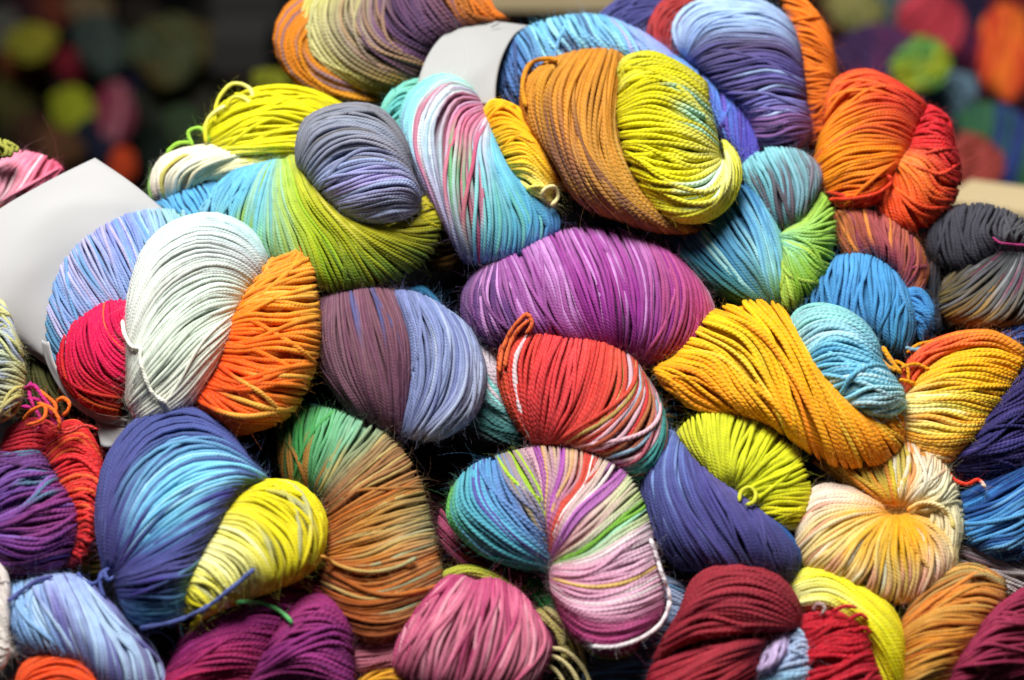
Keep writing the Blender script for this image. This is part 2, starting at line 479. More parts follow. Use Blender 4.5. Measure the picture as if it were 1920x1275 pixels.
def sheet(sk, rows, zs, name, mat, thick=1.6, nu=40, nv=30, label=None, parent=None):
    """curved paper: rows of points (x,y) with a depth for each row and end"""
    G = polyline(rows); zs = np.array(zs, float)
    tv = np.linspace(0, 1, nv); tu = np.linspace(0, 1, nu)
    g = np.stack([hermite(np.c_[np.array(p), np.full(len(p), 0.0)], chord(p), tv) for p in G])
    zz = np.stack([hermite(z_.reshape(-1, 1), np.linspace(0, 1, len(z_)), tv)[:, 0] for z_ in zs])
    g[..., 2] = zz
    ku = chord(g[:, nv // 2]); g = hermite(g, ku, tu)
    g[..., 2] += 2.6 * np.sin(7 * tu + 0.6)[:, None] * np.sin(5 * tv + 1)[None] + 1.1 * np.sin(15 * tu + 2)[:, None] * np.cos(11 * tv)[None]
    splat(g[..., 0], g[..., 1], g[..., 2])
    if sk.org is None:
        sk.org = place(*g[nu // 2, nv // 2], 0); sk.e.location = sk.org
    F = place(g[..., 0], g[..., 1], g[..., 2]); Bk = place(g[..., 0], g[..., 1], g[..., 2] - thick)
    V = np.r_[F.reshape(-1, 3), Bk.reshape(-1, 3)]
    ix = np.arange(nu * nv).reshape(nu, nv); off = nu * nv
    q = np.stack([ix[:-1, :-1], ix[1:, :-1], ix[1:, 1:], ix[:-1, 1:]], -1).reshape(-1, 4)
    rim = np.r_[ix[0, :], ix[1:, -1], ix[-1, ::-1][1:], ix[::-1, 0][1:]]
    rq = np.stack([rim[:-1], rim[1:], rim[1:] + off, rim[:-1] + off], -1)
    o = mesh_object(name, V - sk.org, np.r_[q, q[:, ::-1] + off, rq], parent or sk.e, mat)
    if label:
        o['label'] = label
    return g, o
# ------------------------------------------------------------------ the setting
def grid_object(name, PX, PY, Z, mat, back=0.0):
    W = place(PX, PY, Z, back); nu, nv = W.shape[:2]
    ix = np.arange(nu * nv).reshape(nu, nv)
    q = np.stack([ix[:-1, :-1], ix[:-1, 1:], ix[1:, 1:], ix[1:, :-1]], -1).reshape(-1, 4)
    o = mesh_object(name, W.reshape(-1, 3), q, None, mat); o['kind'] = 'structure'
    return o
xs = np.linspace(-700, 2620, 60); vs = np.linspace(0, 1, 24)
crest = np.interp(xs, [-700, -100, 280, 560, 1000, 1450, 1720, 1960, 2620], [640, 470, 470, 300, 230, 260, 470, 560, 700])
PX, V_ = np.meshgrid(xs, vs)
PY = crest[None] + (1700 - crest[None]) * V_
grid_object('gap_filler_cloth', PX, PY, -150 - 140 * (1 - V_) ** 4 + 10 * np.sin(PX / 90) * np.cos(PY / 70), CLOTH)  # added support, its black stands for the shade in the gaps

def box(name, c, size, mat, kind=None, label=None, cat=None, bevel=0.004, rot=(0, 0, 0), group=None):
    import bmesh
    bm = bmesh.new(); bmesh.ops.create_cube(bm, size=1.0)
    bmesh.ops.scale(bm, vec=size, verts=bm.verts)
    bmesh.ops.bevel(bm, geom=bm.edges[:], offset=bevel, segments=2, affect='EDGES')
    me = bpy.data.meshes.new(name); bm.to_mesh(me); bm.free(); me.materials.append(mat)
    o = bpy.data.objects.new(name, me); COL.objects.link(o); o.location = c; o.rotation_euler = rot
    if kind: o['kind'] = kind
    if label: o['label'] = label
    if cat: o['category'] = cat
    if group: o['group'] = group
    return o
box('wall', (0, 2.3, 0.6), (6, 0.05, 4), WALL, 'structure')
box('floor', (0, 0.6, -0.55), (6, 5, 0.05), WALL, 'structure')
def at(px, py, back):
    return Vector(place(px, py, -SLOPE * (py - 640.0), back))
pa = at(1790, 372, 0.30); pb = at(2080, 412, 0.24)
mid = (pa + pb) / 2; dv = pb - pa
box('display_rail', mid, (dv.length, 0.03, 0.010), WOOD, None, 'pale wooden rail behind the charcoal and gold skein', 'wooden rail', 0.001,
    Vector((1, 0, 0)).rotation_difference(dv).to_euler())
box('display_rail', at(1130, -14, 0.55), (0.16, 0.03, 0.014), WOOD, None, 'blurred pale wooden rail at the top edge above the blue skein', 'wooden rail', 0.001)
box('storage_box', at(455, 85, 0.85), (0.040, 0.05, 0.028), GREYBOX, None, 'blurred grey box in the dark left of the orange brown skein', 'box', 0.002, group='grey boxes in the dark background')
box('storage_box', at(470, 8, 0.95), (0.055, 0.05, 0.030), GREYBOX, None, 'blurred grey box at the top edge, above the other grey box', 'box', 0.002, group='grey boxes in the dark background')

# ------------------------------------------------------------------ the skeins of the heap
# 1 left skein with the white paper band
k = Skein('lavender blue and crimson skein inside a wide white paper band', fuzz=1.0)
k.coil('345,395 352,460 345,520|285,392 314,462 320,530|210,398 250,475 285,570|138,448 180,535 235,610|88,512 122,588 180,660|62,590 92,670 160,730',
       '9fd4d0-a8c8e0 9ac0e0 7f86d0-86b4e6 b4b2dc-8fa8d8 6a9ad0-9aa4d2 4f86a6', z=18, h=75, r=4.4,
       streaks=[(0.1, 1, 0.25, '6fa8da'), (0.1, 1, 0.2, 'c0b8e0')])
k.coil('165,575 116,630 110,700 150,755 225,780|175,565 140,630 155,690 240,745|190,558 185,620 225,680 280,705|218,548 235,600 280,640|262,538 285,570 310,600',
       'd8203c-c82030-d0582c d01c50-d01c4c-cc3030 d81c56 d41850 c81850', z=36, h=75, r=4.6, streaks=[(0.50, 0.56, 0.5, 'f27a2a')])
k.coil('225,430 245,450 250,480|265,412 285,440 290,470|300,402 325,430 330,465', 'cc80a0 d02a44 6f5c9c', z=-30, h=25, r=4.5)
rows = '318,403 250,345 178,296|262,408 160,352 70,350|205,433 100,390 -20,408|150,475 60,455 -50,470|112,528 30,520 -60,540|93,590 20,580 -60,595|92,640 50,625 -30,618|103,680 62,660 20,635'
ZB1 = [(6, 26, 0), (42, 66, 45), (62, 90, 78), (70, 100, 95), (70, 100, 100), (60, 86, 88), (44, 60, 66), (26, 30, 30)]
g1, o1 = sheet(k, rows, ZB1, 'paper_band', PAPER, label='wide blank white paper band curling up at its corner')
sheet(k, '92,640 84,640 78,636|104,682 92,678 84,672|124,718 111,716 102,712|152,748 140,752 130,752|190,772 180,780 172,784|240,786 238,796 236,802',
      [(66, 62, 58), (52, 48, 42), (44, 38, 32), (40, 34, 28), (36, 30, 24), (20, 16, 10)], 'rim', PAPER, nu=30, nv=6, parent=o1)
sheet(k, '28,632 30,650|62,648 58,664|97,672 88,686', [(22, 12), (20, 8), (20, 6)], 'flap', PAPER, nu=14, nv=6, parent=o1)
for i in range(11):
    x = 38 + i * 5; y = 640 + i * 2.6
    k.thread(f'{x},{y:.0f},{26} {x+7},{y+6:.0f},{25} {x+11},{y+13:.0f},{22}', '101014', r=0.9, name='printed_stroke', parent=o1)

# 2 white and orange skein
k = Skein('mint white and bright orange twisted skein in front of the paper band', fuzz=1.0)
k.coil('240,640 244,540 286,445 345,408 415,403 472,432 505,490|238,685 262,580 308,505 380,470 450,488 490,525|238,722 278,640 340,560 400,530 468,548|240,760 305,690 370,625 450,580|262,788 330,745 392,672 440,618|300,792 350,770 380,735 415,670',
       'f0f2ea-e8f2ee-d4ecea-bcdfe4 f2f4ea-eef2ea-e2eae6-cfd4d6 eef2e6-e4efe2-dfeee2 f0f2e4-e2eedc-e6f0e2 f2f2e4-eef0e0 eceadc', z=100, h=115, r=4.8, eu=2.1, gain=0.86)
k.coil('468,524 510,486 549,450|455,550 512,508 580,478|428,592 510,556 594,548|412,640 500,638 599,640|396,690 480,712 580,718|376,722 448,768 535,785|360,752 405,798 452,814',
       'f0a048-e88830 f09434-f09c34 f07c20-f49830-e8a83c f06418-f27820-f0a43c ee541c-f06820-ee9434 ea4c20-ee6020-ec9030 e44c28-e86428', z=92, h=105, r=6.3, wander=1.3,
       streaks=[(0.2, 0.9, 0.15, 'f4b850', 0.3, 1.2)])
k.thread('230,600 236,632 250,652 264,655 262,664 270,700 288,738 314,756', 'eeeee0', r=4.6, lift=2, label='white tie thread')

# 3 grey coil with green and yellow coil
k = Skein('grey lavender coil tucked into a blue, green and olive yellow skein')
k.coil('556,300 572,226 640,196 708,202 752,250 770,300|560,312 590,252 650,230 716,244 770,315|574,330 612,285 672,264 734,282 778,340|590,350 640,315 700,303 762,322 786,358|608,372 660,353 720,342 772,345 788,375|634,394 690,385 742,378 784,385|660,410 700,417 748,412 782,396',
       '7c7c88-84848e-74747c 80808e-8890a2-7a7a88 7c86a0-8c8c9c-767684 7c88a8-848cb4-6a6878 8484b0-9c94c8-7a7884 8088a4-8c94b0-707482 9098b8-a4b0d0-b4bcd4', z=96, h=105, r=5.4,
       streaks=[(0.1, 0.95, 0.16, '66625f'), (0.2, 0.9, 0.14, '9aa8d0')])
k.coil('445,318 400,355 372,398|500,304 468,360 452,425 475,480|532,300 545,380 590,460 625,548|558,298 597,372 660,448 730,530|588,345 650,412 722,458 795,492|650,395 712,424 772,432 830,432|715,410 770,408 808,395 838,385|775,390 800,366 818,354 828,352',
       '62b4e0-86c8e4 7cc4de-6cb8c8-8cc43c a4c460-a4b82c-6c8c2c b8bc40-acb024-607c2c bcb42c-aca820-647c30 c4b828-b4a824-78842c c8bc24-b8ac20 ccc030-c4b424', z=40, h=85, r=5.3,
       streaks=[(0.15, 0.5, 0.25, '94b82c'), (0.15, 0.45, 0.15, 'a4d4b8', 0, 0.5), (0.3, 0.9, 0.15, 'd0c850', 0, 0.6)])
k.coil('290,382 312,402 325,425|350,356 370,392 385,425|410,336 425,372 432,412', '5a9cc8 62b0e0 6cb8e4', z=-20, h=35, r=5)
k.coil('765,318 790,330 815,345|780,300 805,318 830,345', '78a8d8 6c9cd0', z=30, h=18, r=4.5)

# 4 yellow and cream skein
k = Skein('lemon yellow and cream skein with standing loops at the dark background', r=5.2)
k.coil('382,238 418,196 495,164 580,168 655,205|388,258 450,222 530,204 635,228|400,280 470,258 540,250 620,265|415,300 490,298 550,296 600,300|440,325 500,330 560,330',
       'dcd820-e6dc10-d4c818 e4e020-e8e014-dcd018 ece42c-e0d818 ecec70-e4dc38-d8d020 e8e8b0-e0dc60', z=-34, h=80, wander=2.0)
k.coil('292,372 283,340 298,302 340,282 400,270 445,258|318,372 320,330 352,300 420,284 490,276|350,358 372,326 424,306 510,290|392,342 432,322 485,312 550,300|400,372 440,350 500,335 560,325',
       'f0dcd0-f2e8d0-ece8b0 f2e6d4-f4f0d0-f0ecb0 f0e8b8-f4f0c8-ece080 ecE8c8-ecdf60 e8e4b8'.lower(), z=-40, h=72, wander=1.5, streaks=[(0.1, 1, 0.18, 'e8dc50')])
k.coil('284,372 280,345 288,320|296,380 290,352 292,325', '9cd068 8cc850', z=-66, h=12, r=4)
k.thread(['402,232,10 412,182,16 440,156,18 466,164,16 474,200,10', '422,206,14 438,182,22 462,188,20 474,210,12', '386,268,10 388,228,16 424,198,18', '440,176,12 462,184,16 482,206,10'], 'd8d024-f0e868-f4f0b0')
k.thread(['362,274,-8 354,246,0 374,240,4 392,266,0', '312,288,-20 332,270,-12 362,268,-6'], 'a4d850')

# 5 orange, green and aubergine ball at the top
k = Skein('orange, sage green and aubergine wound skein at the top left of the heap', 'cord', r=5.4)
k.coil('700,-40 605,-20 540,8 514,60 524,115 570,165 650,190 718,196|700,-30 620,-4 564,28 536,70 545,120 592,162 680,186 730,188|700,0 640,10 592,40 566,80 580,122 625,152 705,172|700,40 660,40 620,60 600,90 610,115 650,135 705,150',
       'e08428-d87c20-c87818 d88024-d07c20-b88424 c87420-c8801c-c89028 c07020', z=-110, h=75, streaks=[(0, 1, 0.15, '7c6c80')])
k.coil('596,-40 562,40 580,104 640,152 730,182|634,-40 616,45 650,102 712,142 780,160|685,-40 682,38 712,86 764,112 815,128|742,-40 752,18 784,62 830,90|800,-40 812,10 836,44 865,66|850,-40 864,0 886,34 912,46|905,-40 918,0 936,22 950,32',
       'c4bc60-c8c488-b8b068-90844c c8c468-b8b080-807050-a88c30 9c8c70-70506c-54404c 64465a-5c4060-443040 5c4058-6c4c64-503848 a86c38-a8642c-8c5034 e88430-e87820', z=-75, h=100,
       streaks=[(0.2, 0.5, 0.3, '9c7c60'), (0.25, 0.8, 0.2, '4c3858')])
k.coil('612,186 640,190 690,190|620,196 650,202 700,204', 'd87820 cc6c1c', z=-100, h=15)

# 6 blue skein in the grey band
k = Skein('steel blue and indigo skein held by a plain grey paper band', 'cord', r=5.2)
k.coil('932,120 936,170 955,215|952,78 972,130 1000,185|996,48 1022,95 1048,145|1060,30 1088,75 1115,125|1130,30 1165,70 1190,125|1192,54 1228,92 1255,135|1245,90 1280,130 1290,170',
       '4c6cac-5c84c0 4c78b4-5878b0 78bce0-6890c8 7cc4e4-78a8d4 70b8e8-8cc0e8 90a8e4-a0b0e0 9494d8-8890d4', z=-50, h=75,
       streaks=[(0.0, 0.6, 0.35, '42507c'), (0.2, 0.8, 0.25, '9cdce8'), (0.6, 1, 0.3, 'b0a8e0')])
k.coil('1200,80 1240,135 1262,185|1270,108 1302,172 1325,225|1332,148 1352,222 1365,275|1382,188 1394,262 1392,322|1412,238 1421,290 1408,345|1420,282 1416,325 1388,380',
       '8ca0dc 6c98dc 5c88d8-5c6cc8 5c5cc0-4c44a8 5448ac-443c98 4c4090', z=-40, h=60, streaks=[(0.4, 1, 0.3, '6c50b4')])
g2, o2 = sheet(k, '882,36 930,40 992,48|850,52 905,56 968,62|818,80 880,86 950,88|798,112 865,118 938,118|786,145 860,150 931,152|780,180 850,190 929,198',
      [(-52, -48, -50), (-18, -10, -14), (12, 22, 18), (28, 38, 34), (34, 44, 40), (30, 40, 36)], 'paper_band', GREYPAPER, label='plain grey paper band')
k.thread(['897,43,-22 905,41,-21 913,40,-20', '921,51,-9 930,47,-9 938,43,-12'], '202024', r=0.9, name='printed_stroke', parent=o2)

# 7 amber and lime skein
k = Skein('amber brown skein folded over a lime yellow coil, thick rope-like yarn', 'cord', r=6.2)
k.coil('1035,112 980,168 986,228 1036,292 1060,345|1072,99 1020,170 1028,252 1062,332 1100,390|1102,94 1062,170 1065,262 1100,342 1162,414|1132,93 1102,170 1102,272 1142,352 1222,434|1154,97 1138,170 1138,272 1182,362 1282,438|1170,108 1160,180 1168,282 1222,372 1330,432',
       'd08c2c-c07c2c-c88428 d0903c-c0842c-785040-a06c2c cc882c-c88438-8c5c44-b4842c c8842c-c48838-b4803c-8c5438 cc8830-c48434-c08c38-98642c d08828-c88c38-bc8430-885430', z=44, h=125, wander=1.2,
       streaks=[(0.1, 0.6, 0.2, '6c483c', 0.35, 0.8), (0.2, 1, 0.15, '70503c', 0.7, 1.2), (0.2, 1, 0.15, 'd8a850')])
k.coil('1164,150 1166,116 1206,98 1262,114 1325,158|1160,182 1202,150 1262,150 1330,195|1157,212 1212,190 1282,204 1343,255|1160,238 1222,229 1292,250 1346,284|1166,268 1232,270 1302,286 1348,292|1176,304 1242,322 1312,322 1350,298|1196,344 1257,362 1322,352 1355,302|1226,388 1292,402 1348,372 1364,300|1268,416 1336,408 1384,356 1382,296 1354,262',
       'd0d060-c4c020-bcb428 ccc424-c0b818-c0bc60 d0c828-c0bc34-b0d0a0 d0c81c-c8c020-c4c060 d4cc1c-d0c820-c8c460 d4cc20-d0c828-d0d080 d8d434-ccc428-dce0a0 d8d03c-d4d050-e0e0a8 dcd83c-d8d438-d0d038', z=84, h=105, r=6.6, gain=1.15,
       streaks=[(0.15, 0.35, 0.5, '9cd4c0', 0.55, 1.2), (0.6, 0.85, 0.3, 'c8ecd8', 0.5, 1.0)])
k.thread('986,200 980,160 996,118 1030,110 1044,114', 'd08c28', r=6.2, lift=4)

# 8 aqua and pink skein
k = Skein('aqua, mint and pink striped skein hanging between the grey coil and orange coil', r=5.0)
k.coil('885,165 830,140 772,168 749,236 768,302 800,356|894,176 842,158 795,200 784,272 810,352 848,450|902,188 857,180 820,232 819,302 840,392 872,492|908,202 877,222 865,292 864,372 888,494|913,218 902,262 911,332 916,402 908,496|918,238 932,292 966,362 988,422 980,480|923,252 962,312 1008,362 1048,408 1046,436',
       'a4dcc4-88d0c8-80c8d8-a49cc4-8878a8 b8e4dc-98d8d8-94c8d8-a890b8-886494 b0a8c8-c890ac-b8c4d4-a0a0b8-605c84 c87898-d07c94-8cb490-9cb0b4-5c5c80 e0c8d4-a4c0d4-88c4cc-6cb4bc-64a4c8 7cc8e0-70bcd8-5cb0cc-589cc8 70c0dc-60acd0-4c84bc', z=24, h=95,
       streaks=[(0.2, 0.62, 0.30, 'c85878', 0.2, 0.75), (0.15, 0.55, 0.25, 'd8e4e4', 0.1, 0.6), (0.4, 0.6, 0.3, '64b478', 0.3, 0.8), (0.5, 0.62, 0.4, 'a83c64', 0.5, 0.95), (0.65, 1, 0.15, '70c0b4', 0.4, 1.1)])
k.coil('712,214 736,172 792,146|722,236 748,200 792,182|740,255 765,230 790,215', '7cc8b4 6cc4c0 78c89c', z=-5, h=25)

# 9 small orange coil
k = Skein('small marigold orange coil wedged between the aqua skein and amber skein', r=5.0)
k.coil('905,220 922,190 962,198 1004,235 1030,275|912,240 950,224 992,250 1036,300|928,270 967,256 1008,286 1046,338|945,302 982,300 1018,322 1042,352|963,330 992,342 1018,358 1036,372|985,355 1012,378 1040,388',
       'f8b41c-f8a810-f09c10 f8a80c-f8a40c-f0a014 f8b014-f8b020-f09c18 f8c838-f8c438 f4d860-f0d468 f0e090-e8dc90', z=34, h=72, gain=1.1)
k.coil('1030,320 1050,335 1075,345|1025,345 1050,355 1078,358', 'c07c1c a86818', z=-6, h=15)
k.thread('1016,366 1024,352 1040,350 1046,368 1032,386', 'ece0a0', r=5)

# 10 lavender purple skein top right
k = Skein('pale blue to plum purple coil at the top, in front of orange', r=5.2)
k.coil('1278,98 1262,52 1286,14 1352,-4 1432,4 1482,40|1286,106 1310,56 1382,38 1452,46 1500,86|1292,116 1342,86 1412,80 1474,92 1506,128|1312,134 1372,121 1432,114 1508,142|1346,168 1402,156 1452,150 1510,168|1380,198 1422,191 1462,186 1512,194|1400,228 1442,221 1482,212 1518,224|1408,258 1452,260 1492,252 1520,244|1420,280 1462,286 1498,276 1514,258',
       'b4c4e4-b0ccec-a8c4e8-9cb4dc 88a0d4-9cb8e4-a4c0e8-8484b0 5c5894-5c5478-685c88-58508c 4c4874-5c5490-5c5498 605890-6860a0-605c9c 6058a0-7878b8-7468a4 7c5c98-88649c-7c5894 7c5490-805890-704c84 684874-745080-604070', z=-38, h=105,
       streaks=[(0.45, 0.62, 0.45, 'a4bce4', 0.4, 0.95), (0.7, 0.82, 0.4, 'b8c8ec', 0.35, 0.7), (0.2, 0.9, 0.15, '483c60')])

# 11 orange to dark red skein behind it
k = Skein('tangerine orange skein curving behind the purple coil, dark red at its left', r=5.2)
k.coil('1400,-35 1462,-8 1512,25|1450,-25 1514,6 1550,55|1476,35 1534,58 1565,110|1490,105 1538,114 1567,142|1500,176 1542,174 1566,170|1505,232 1542,222 1562,206|1505,285 1536,270 1555,240',
       'ec7c28 f08428-e87820 ec7c20-e07020 e47820-d06c1c dc7424-d06820 d8641c-c05818 c05018', z=-95, h=75, streaks=[(0.3, 0.7, 0.12, '8c8060', 0.6, 1.2)])
k.coil('1222,100 1213,55 1238,8 1295,-12|1250,112 1244,60 1266,24 1305,2|1285,125 1277,80 1288,40', 'a83838-b04040 a03034-a83c3c 8c2c34', z=-100, h=45)

# 12 indigo grey at the very top
k = Skein('dusky indigo skein peeping over the blue skein at the top edge')
k.coil('1110,40 1148,4 1202,-10 1270,2|1150,55 1190,24 1245,12|1195,78 1222,52 1258,42', '4c4c84 50508c 4c4c80', z=-125, h=40)

# 13 red orange skein on the right
k = Skein('fiery orange and scarlet twisted skein at the upper right edge of the heap', 'silk', r=5.4)
k.coil('1550,208 1568,150 1622,130 1682,154 1738,198|1542,240 1580,184 1642,164 1694,180 1736,210|1533,274 1582,224 1642,204 1692,210 1724,236|1528,300 1582,260 1642,245 1690,252 1714,268|1530,330 1582,300 1642,286 1698,284|1538,356 1592,336 1642,326 1684,308|1558,376 1602,366 1642,354 1668,332|1578,390 1622,388 1652,374 1668,350',
       'ec5c30-f0542c-e04030-bc3030 f08028-f07c28-e85830-c83834 f48c20-f48820-e0582c-c43c30 f88c14-f49018-e86c28-cc4430 f88c10-f48c14-f08024 f48410-f48418-e87020 e87818-ec7018-e0501c d03820-c82c20', z=-30, h=85,
       streaks=[(0.05, 0.5, 0.25, 'd84c30')])
k.coil('1722,225 1742,198 1768,212 1784,238|1708,255 1748,240 1790,268|1698,278 1748,276 1800,312|1692,288 1732,302 1776,338 1800,345|1686,294 1722,332 1754,374 1782,388|1676,304 1698,348 1718,398 1740,428|1666,322 1672,368 1682,414 1698,434|1654,338 1645,372 1650,398 1672,420',
       'd83038-d43038 d82c34-d42c34 e04838-d83038 f88c50-e85c38-d43030 f89440-f07030-d83828 f07828-ec6028-d83c24 e45020-e0481c c03018', z=-45, h=85)
k.thread('1556,374 1610,370 1652,358 1672,338 1664,328', 'e04428', r=5)

# 14 teal brown and blue green skein
k = Skein('teal, sky blue and leaf green skein with a brown streaked turquoise coil', r=5.2)
k.coil('1392,312 1408,362 1442,412|1414,288 1440,352 1462,430|1452,276 1482,342 1486,428|1492,280 1518,342 1506,408|1518,295 1541,330 1528,366',
       '70b0bc-5c98a8 84c4d0-6cacb8-405c68 8cc8d0-709cac-505860 7ca8b4-688890 8c7884-907c88', z=6, h=60, streaks=[(0.05, 0.8, 0.35, '5c4048', 0.2, 1.2), (0.5, 1, 0.3, '74707c')])
k.coil('1235,432 1290,502 1350,556 1410,580|1282,432 1340,502 1392,552 1440,580|1326,404 1372,472 1418,534 1450,578|1368,374 1407,442 1434,512 1455,574|1400,346 1434,412 1460,482 1464,566|1424,372 1460,432 1475,502 1472,566',
       '2c5878-305c54-284830 386c94-387484-486c2c 4484b0-44809c-5c8434 5498c8-78b8d0-689848 3870a0-74b4cc-84b050 78bcd8-88c8b0-a0bc3c', z=2, h=80,  # dyes lowered, the shade on this coil is in its colour
       streaks=[(0.2, 0.9, 0.15, 'a0d4d4', 0.2, 0.8)])
k.coil('1476,432 1512,402 1542,360|1466,440 1512,421 1562,392|1462,446 1518,447 1566,452|1464,452 1512,484 1552,512|1464,456 1498,514 1520,555|1462,462 1478,524 1480,582|1455,476 1457,534 1448,578',
       'a8c858-9cc04c a4cc78-98c444 94d0a8-98c864-84b44c 98d4b0-94c45c-88b040 a0d098-8cbc48-7cac3c a8c868-a0bc3c a4b850-a0b838', z=14, h=62, streaks=[(0.2, 1, 0.15, 'bcd858')])

# 15 rust and plum
k = Skein('rust, plum and orange coil below the scarlet skein', r=5.0)
k.coil('1550,405 1564,445 1592,492|1588,390 1610,432 1632,485|1642,398 1654,442 1660,500|1688,422 1694,462 1682,520|1724,458 1720,502 1692,550|1740,508 1730,545 1704,575',
       'c07838-a0603c b05c44-984c48 a85454-8c4050 b46048-98485c c87844-a85850-e08838 d47c3c-c46c40', z=-36, h=60, streaks=[(0, 1, 0.25, '8c3c58'), (0, 1, 0.2, 'e08c40')])

# 16 blue skein with knot
k = Skein('cornflower blue skein with a small folded end, above the aqua coil', r=5.4)
k.coil('1542,498 1508,545 1482,590|1560,484 1545,542 1538,605|1602,477 1592,542 1592,615|1644,486 1644,552 1646,635|1680,514 1690,582 1680,665|1700,545 1716,602 1698,662',
       '4c88c0-447cb4 549cd4-4c94cc 58a4dc-5090cc 509cd4-4c90c8 4c94d0-448cb4 5090c4-4c8cb0', z=0, h=65, wander=1.5, r=5.6)
k.coil('1690,548 1722,542 1750,582|1690,572 1722,582 1745,614|1694,604 1716,614 1728,638', '4c94d0 4488c4 3c7cb4', z=-6, h=28)

# 17 charcoal and gold
k = Skein('charcoal grey and old gold skein at the right edge under the wooden rail', r=5.2)
k.coil('1744,412 1737,452 1750,490|1780,390 1770,442 1792,510|1832,382 1817,442 1834,500|1882,392 1867,432 1876,475|1930,418 1908,442 1895,465|1960,440 1940,460 1930,480',
       '3c3c46-2c2c32 484852-34343c 4c4c56-3c3c46 505058-44404a 545458 4c4c54', z=-50, h=70)
k.coil('1890,458 1842,480 1790,508 1768,530|1895,464 1842,512 1790,548 1762,562|1904,470 1862,532 1812,574 1768,594|1916,475 1892,542 1852,594 1800,612|1935,480 1930,542 1906,594 1862,614|1980,480 1980,542 1960,590 1920,614',
       '343438-484640-5c5038 3c3c40-54504a-70602f 3c3c40-5c5a54-7c5c28 444448-64625f-805a20 4c4c50-6c6864-7c5418 484850-605c58-644418', z=-45, h=75,
       streaks=[(0, 1, 0.3, '606068'), (0, 1, 0.15, '98989c', 0, 0.6), (0, 1, 0.1, '6c2c48', 0.1, 0.5), (0.2, 1, 0.3, 'a07c38', 0.45, 1.2)])
k.coil('1730,470 1736,545 1745,630|1766,480 1760,545 1765,620', '2c2c32 34343a', z=-66, h=25)
k.thread('1862,444 1874,454 1892,457 1930,460', 'b04078', r=3.2, name='tie_thread', label='thin magenta tie thread')

# 18 magenta centre
k = Skein('magenta and orchid purple skein in the very middle of the heap', r=5.1, fuzz=1.5)
k.coil('908,496 866,560 876,622 915,645|928,490 912,560 934,625 965,660|956,476 986,540 1012,596 1046,650|1002,452 1032,530 1062,604 1102,662|1056,432 1092,510 1118,594 1142,672|1122,427 1158,500 1174,594 1168,680|1184,437 1219,510 1220,604 1194,688|1234,457 1270,530 1265,614 1214,690|1274,487 1310,550 1306,624 1246,688|1304,517 1338,580 1328,644 1268,686',
       '745480-482c54 b47cb0-845088-502c54 8c4490-9c589c-682470 b880bc-a45ca0-842c6c b474b4-a04498-7c2870 a85ca8-983c8c-702068 b478b0-984890-78307c ac5498-b05080-943864 b05088-ac3c6c-a43450 bc98ac-bc5870-c04850', z=14, h=130,  # rows darken toward the lower ends, with their shade put into the dye
       streaks=[(0.05, 0.8, 0.22, 'cc94d0', 0, 0.7), (0.2, 0.9, 0.2, '882c84'), (0, 0.2, 0.4, '50346c')])

# 19 mauve and lavender skein
k = Skein('mauve brown and pale lavender blue skein left of the magenta one', r=4.9, fuzz=1.4)
k.coil('600,556 584,620 606,702 664,780|632,547 638,632 662,722 704,798|672,539 690,632 708,722 728,808|707,537 737,622 748,712 746,812|738,543 765,622 770,712 758,814',
       '6c485a-604050-4c3040 7c5868-70505c-4c2c40 805868-74505c-503044 7c5460-70485a-503044 845f6c-744f5f-543850', z=44, h=85, streaks=[(0.4, 1, 0.12, '4c588c', 0, 0.35), (0, 1, 0.2, '6c4458')])
k.coil('736,546 764,622 770,712 748,806|766,546 797,622 798,714 760,818|802,558 838,632 834,724 770,822|842,583 872,652 864,744 790,825|873,608 897,672 889,754 814,826|892,640 910,702 894,772 832,820',
       '7880b4-7c88b4-646c94 7c88b8-848fbc-687098 7c8cbc-8c98c0-7c84a8 8090c0-949cc0-8c92ac 8898c0-9ca4c0-949aac 848cb0-8c94b0', z=46, h=95, r=5.0, wander=1.4, streaks=[(0.2, 1, 0.22, 'b0bcd8'), (0, 1, 0.2, '646ca0')])
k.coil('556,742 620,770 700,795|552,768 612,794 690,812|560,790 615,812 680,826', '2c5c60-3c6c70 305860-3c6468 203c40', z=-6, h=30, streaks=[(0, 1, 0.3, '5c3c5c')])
k.coil('755,552 786,538 825,580|770,570 800,560 835,600', '2c6c94 2c6890', z=10, h=20)

# 20 red skein with striped right end
k = Skein('red skein striped gold, pink and teal at its right end, below the magenta', 'cord', r=5.3, mix=0.7, full=True)
k.coil('988,594 944,640 934,702 958,775 1000,832|1008,606 970,680 974,754 1006,836|1042,616 1016,692 1010,764 1016,836|1082,624 1061,702 1042,784 1022,838|1124,630 1112,712 1082,786 1032,838|1158,646 1158,722 1122,788 1048,838|1184,667 1194,738 1154,802 1064,842|1204,697 1219,764 1184,822 1094,852|1224,727 1236,794 1210,846 1124,868|1240,763 1249,822 1224,872 1154,888|1248,798 1247,854 1224,896 1184,912',
       'd8603c-c44c30-983820 dc4c3c-cc3c38-9c2c28 e0484c-d03c40-a03030 e05050-d04044-a83030 dc4840-d0403c-ac3430 d05444-c84438-a83c30 c05c48-c05848-a05038 a88050-b87048-a06c48 c07c80-b06070-905058 c8a080-c07c84-6c7060 609c98-307c7c', z=56, h=105, r=5.5,
       streaks=[(0.05, 0.35, 0.10, 'd8c0c4'), (0.55, 0.97, 0.28, 'b49858'), (0.58, 1, 0.25, '90b0c4'), (0.6, 1, 0.25, 'e0b4c0'), (0.62, 1, 0.16, 'c43c3c'), (0.84, 1, 0.45, '4c9c98')])
